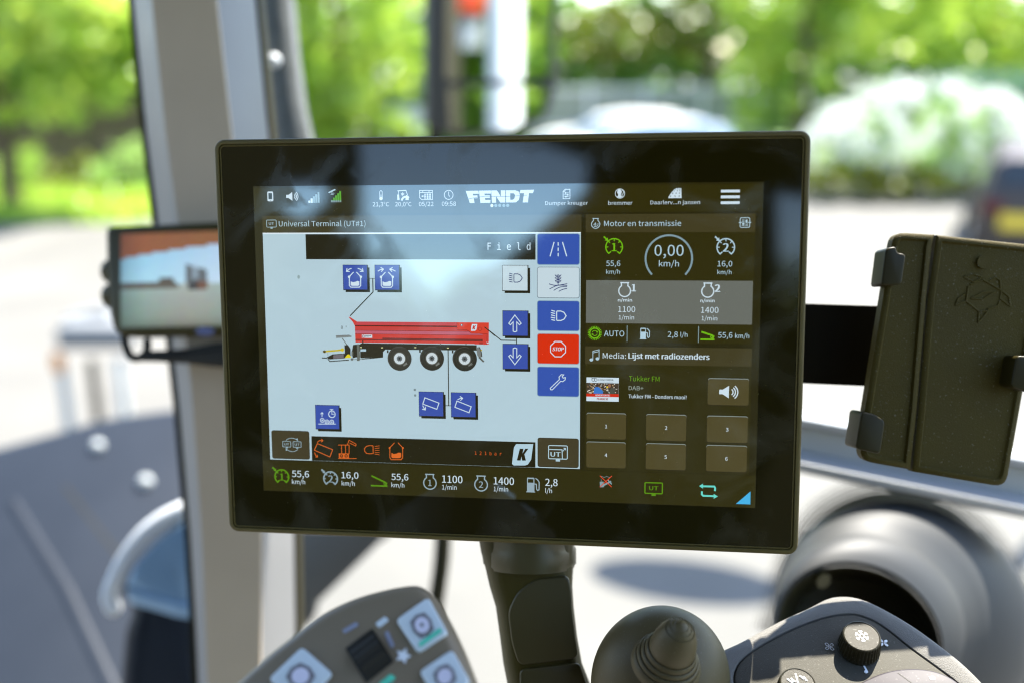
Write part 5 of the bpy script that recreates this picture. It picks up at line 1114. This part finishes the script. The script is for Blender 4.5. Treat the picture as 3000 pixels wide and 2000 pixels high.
# --- media panel
a = art('media_panel', 'media panel listing a radio station'); a.rect(855.5, 401, 1262.5, 716, OLV, 1); a.rrect(855.2, 400.8, 1262.4, 445.3, 2, HEADC, 2)
a.circ(870.8, 434.6, 4.6, PALE, 3, 18, 3.9); a.circ(886, 431.6, 4.6, PALE, 3, 18, 3.9); a.line([(874.6, 434), (874.6, 413), (890.0, 408.8), (890.0, 431)], 1.6, PALE, 3); a.line([(874.6, 417), (890, 413)], 1.6, PALE, 3)
a.text('Media:', 899.2, 430.6, 13.6, WH, x1=956.9); a.text('Lijst met radiozenders', 963.2, 429.9, 13.6, WH, x1=1160.5, bold=.022)
a.rect(859, 478.8, 939.7, 538.9, WH, 3); a.rect(859, 492.4, 939.5, 519.8, lin(70, 58, 44), 4); a.rect(859, 519.8, 939.6, 527.4, lin(206, 42, 12), 4)
rnd = random.Random(3)
for k in range(130):
    x, y = rnd.uniform(859.5, 934), rnd.uniform(493, 517); a.rect(x, y, min(939, x + rnd.uniform(1, 5)), min(519.4, y + rnd.uniform(.8, 3.2)), lin(*rnd.choice([(214, 206, 190), (150, 120, 84), (42, 34, 24), (120, 130, 134), (180, 150, 110), (228, 226, 214), (90, 70, 50)])), 5)
a.poly([(877, 519.6), (879, 505), (886, 501), (893, 505), (901, 514), (900, 519.6)], lin(56, 116, 196), 6); a.circ(886, 498.4, 3.6, lin(70, 50, 40), 7, 14, 4.4)
a.poly([(917, 519.6), (917, 510), (921, 504), (929, 505), (931, 519.6)], lin(78, 78, 68), 6); a.circ(916.5, 499, 3.8, lin(150, 104, 76), 7, 14, 4.6); a.circ(911, 502.5, 2.4, lin(226, 190, 40), 7, 10)
a.text('CONCORDIA', 888, 486.8, 4.8, lin(54, 56, 58), 5, x1=926.5, bold=.01); a.arc(876, 484.6, 3.6, 1.3, lin(50, 52, 54), 5); a.arc(882, 484.6, 3.6, 1.3, lin(50, 52, 54), 5, -140, 140, 20); a.line([(872, 481), (880, 481)], 1.2, lin(50, 52, 54), 5); a.line([(889, 489.8), (925, 489.9)], .7, lin(130, 136, 138), 5)
a.text('ADVERTENTIE', 881, 525.6, 4.2, WH, 5, x1=917.5, bold=.02); a.text('TUKKER', 884.5, 535.6, 5.4, lin(150, 44, 30), 5, x1=913, bold=.03, slant=.2)
a.text('Tukker FM', 964.6, 486.2, 12.4, lin(96, 146, 14), x1=1040.1); a.text('DAB+', 964.3, 508.8, 10.4, lin(150, 160, 150), x1=1000.8); a.text('Tukker FM - Donders mooi!', 964.3, 529.2, 9.2, WH, x1=1106.7, bold=.010)
def mbtn(x0, y0, x1, y1, name, label):
    b = art(name, label); b.rrect(x0 - .6, y0 + 1.5, x1 + .8, y1 + 2.4, 5, lin(38, 32, 6), 3); b.rrect(x0, y0, x1, y1, 5, lin(132, 142, 140), 4); b.rrect(x0, y0 + 1.7, x1, y1, 5, BTN, 5); return b
b = mbtn(1158.3, 475.2, 1257.3, 541.7, 'volume_button', 'olive grey button with a loudspeaker symbol'); speaker(b, 1186, 508.8, 1.42, WH, 6)
for i, (x, y) in enumerate(((859.7, 568.5), (1008.6, 568.5), (1158, 568.9), (859.8, 642.3), (1008.7, 642.4), (1157.7, 642.6))):
    b = mbtn(x, y, x + 98.9, y + 66.8, 'preset_button', 'olive grey station button numbered %d' % (i + 1)); b.text(str(i + 1), x + 49.3, y + 38.6, 9.0, WH, 6, anchor='c', bold=.012)
# --- bottom bar
a = art('bottom_bar', 'bottom bar with speeds, engine revs, fuel use and shortcuts'); a.rect(0.8, 717.5, 1279, 798.5, OLV, 1)
cruise(a, 52.3, 760.3, 21, '1', DKG, 4.0); a.text('55,6', 80.6, 759.6, 17.2, WH, x1=127.3, bold=.006); a.text('km/h', 80.1, 778.4, 11.6, WH, x1=116.3)
cruise(a, 186.5, 761.2, 20.6, '2', lin(140, 160, 168), 3.8); a.text('16,0', 216.4, 758.6, 16.8, WH, x1=262.3, bold=.006); a.text('km/h', 216.4, 778, 11.6, WH, x1=252)
pedal(a, 296.5, 748.3, 341, 777.7, DKG); a.text('55,6', 351.3, 758.6, 16.4, WH, x1=396.4, bold=.006); a.text('km/h', 350.9, 778, 11.4, WH, x1=385.5)
for x, n, num, tx, tm in ((453.9, '1', '1100', (486.4, 539.9), (486.2, 524.3)), (588.7, '2', '1400', (621.8, 674.4), (621.7, 659.2))):
    engine(a, x, 763.6, 18, 3.0, lin(150, 170, 178)); a.text(n, x, 771.4, 16.4, lin(150, 170, 178), 4, anchor='c', bold=.012); a.text(num, tx[0], 761.4, 19.0, WH, x1=tx[1], bold=.006); a.text('1/min', tm[0], 779.4, 12.0, WH, x1=tm[1])
pump(a, 706.1, 740.7, 741.3, 779.2, lin(150, 170, 178)); a.text('2,8', 755.3, 760.6, 18.2, WH, x1=786.7, bold=.006); a.text('l/h', 755.3, 779.2, 11.6, WH, x1=772.5)
z6p = lambda *p: Z(z6, *p)
a.poly(z6p((210, 1290), (245, 1290), (250, 1340), (212, 1342)), MUTE, 3); a.line(z6p((225, 1240), (250, 1250), (275, 1242), (300, 1252), (318, 1244)), .9, MUTE, 3); a.line(z6p((250, 1320), (310, 1290)), 4.4, MUTE, 3); a.line(z6p((285, 1275), (318, 1312)), 3, MUTE, 3); a.line(z6p((222, 1265), (225, 1288)), .9, MUTE, 3)
a.line(z6p((212, 1236), (318, 1338)), 1.9, lin(226, 70, 40), 4); a.line(z6p((320, 1238), (212, 1338)), 1.9, lin(226, 70, 40), 5)
uticon(a, 1007.6, 743.8, 1051, 771.4, 3.0, DKG)
TQ = lin(104, 214, 198); a.line(z6p((1140, 1332), (1262, 1335), (1270, 1350), (1268, 1372)), 4.6, TQ, 3); a.poly(z6p((1122, 1330), (1158, 1308), (1158, 1354)), TQ, 4); a.line(z6p((1148, 1384), (1148, 1408), (1160, 1420), (1262, 1424)), 4.6, TQ, 3); a.poly(z6p((1295, 1426), (1256, 1402), (1256, 1448)), TQ, 4)
a.poly([(1232.6, 790.7), (1267.9, 790.7), (1267.5, 757.6)], lin(70, 176, 224), 3)

# letters: one pass over all the writing
fd = bpy.utils.system_resource('DATAFILES') or ''
def font(fn):
    p = os.path.join(fd, 'fonts', fn)
    try: return bpy.data.fonts.load(p)
    except Exception: return None
FN = [font('Noto Sans CJK Regular.woff2') or font('Inter.woff2'), font('DejaVuSansMono.woff2')]
tmp = []
def curve(body, f, bold, slant):
    c = bpy.data.curves.new('writing', 'FONT'); c.body = body; c.resolution_u = 3; c.size = 1.0; c.fill_mode = 'FRONT'
    if FN[f]: c.font = FN[f]
    c.shear = slant; o = bpy.data.objects.new('writing', c); COL.objects.link(o); return o
caps = [curve('H', f, 0, 0) for f in (0, 1)]; tobs = [curve(q[1], q[9], q[8], q[11]) for q in TEXT]
dg = bpy.context.evaluated_depsgraph_get(); dg.update()
def take(o):
    m_ = bpy.data.meshes.new_from_object(o.evaluated_get(dg)); v = [tuple(p.co[:2]) for p in m_.vertices]; f = [tuple(p.vertices) for p in m_.polygons]; bpy.data.meshes.remove(m_); return v, f
CH = [max(p[1] for p in take(o)[0]) for o in caps]
for q, o in zip(TEXT, tobs):
    A_, body, x0, bs_, cap, col, zl_, x1, bold, f, anchor, slant = q; v, fs = take(o)
    mnx, mxx = min(p[0] for p in v), max(p[0] for p in v); sy = cap / CH[f]
    if anchor == 'c': sx = (x1 / (mxx - mnx)) if x1 else sy; ox = x0 - (mxx + mnx) / 2 * sx
    else: sx = ((x1 - x0) / (mxx - mnx)) if x1 else sy; ox = x0 - mnx * sx
    for j, dx in enumerate((0.0,) if bold <= 0 else ((-0.5, 0.5) if bold < 0.015 else (-1.0, 0.0, 1.0))):
        for fc in fs: A_.f.append(([(ox + dx * (bold + 0.008) * cap * 1.5 + v[i][0] * sx, bs_ - v[i][1] * sy) for i in fc], col, zl_ + j * 0.012))
for o in caps + tobs:
    c = o.data; bpy.data.objects.remove(o); bpy.data.curves.remove(c)
DISP = ARTS[0][0].build(None); DISP.name = 'display'
for A_, lb in ARTS[1:]: A_.build(DISP, lb)
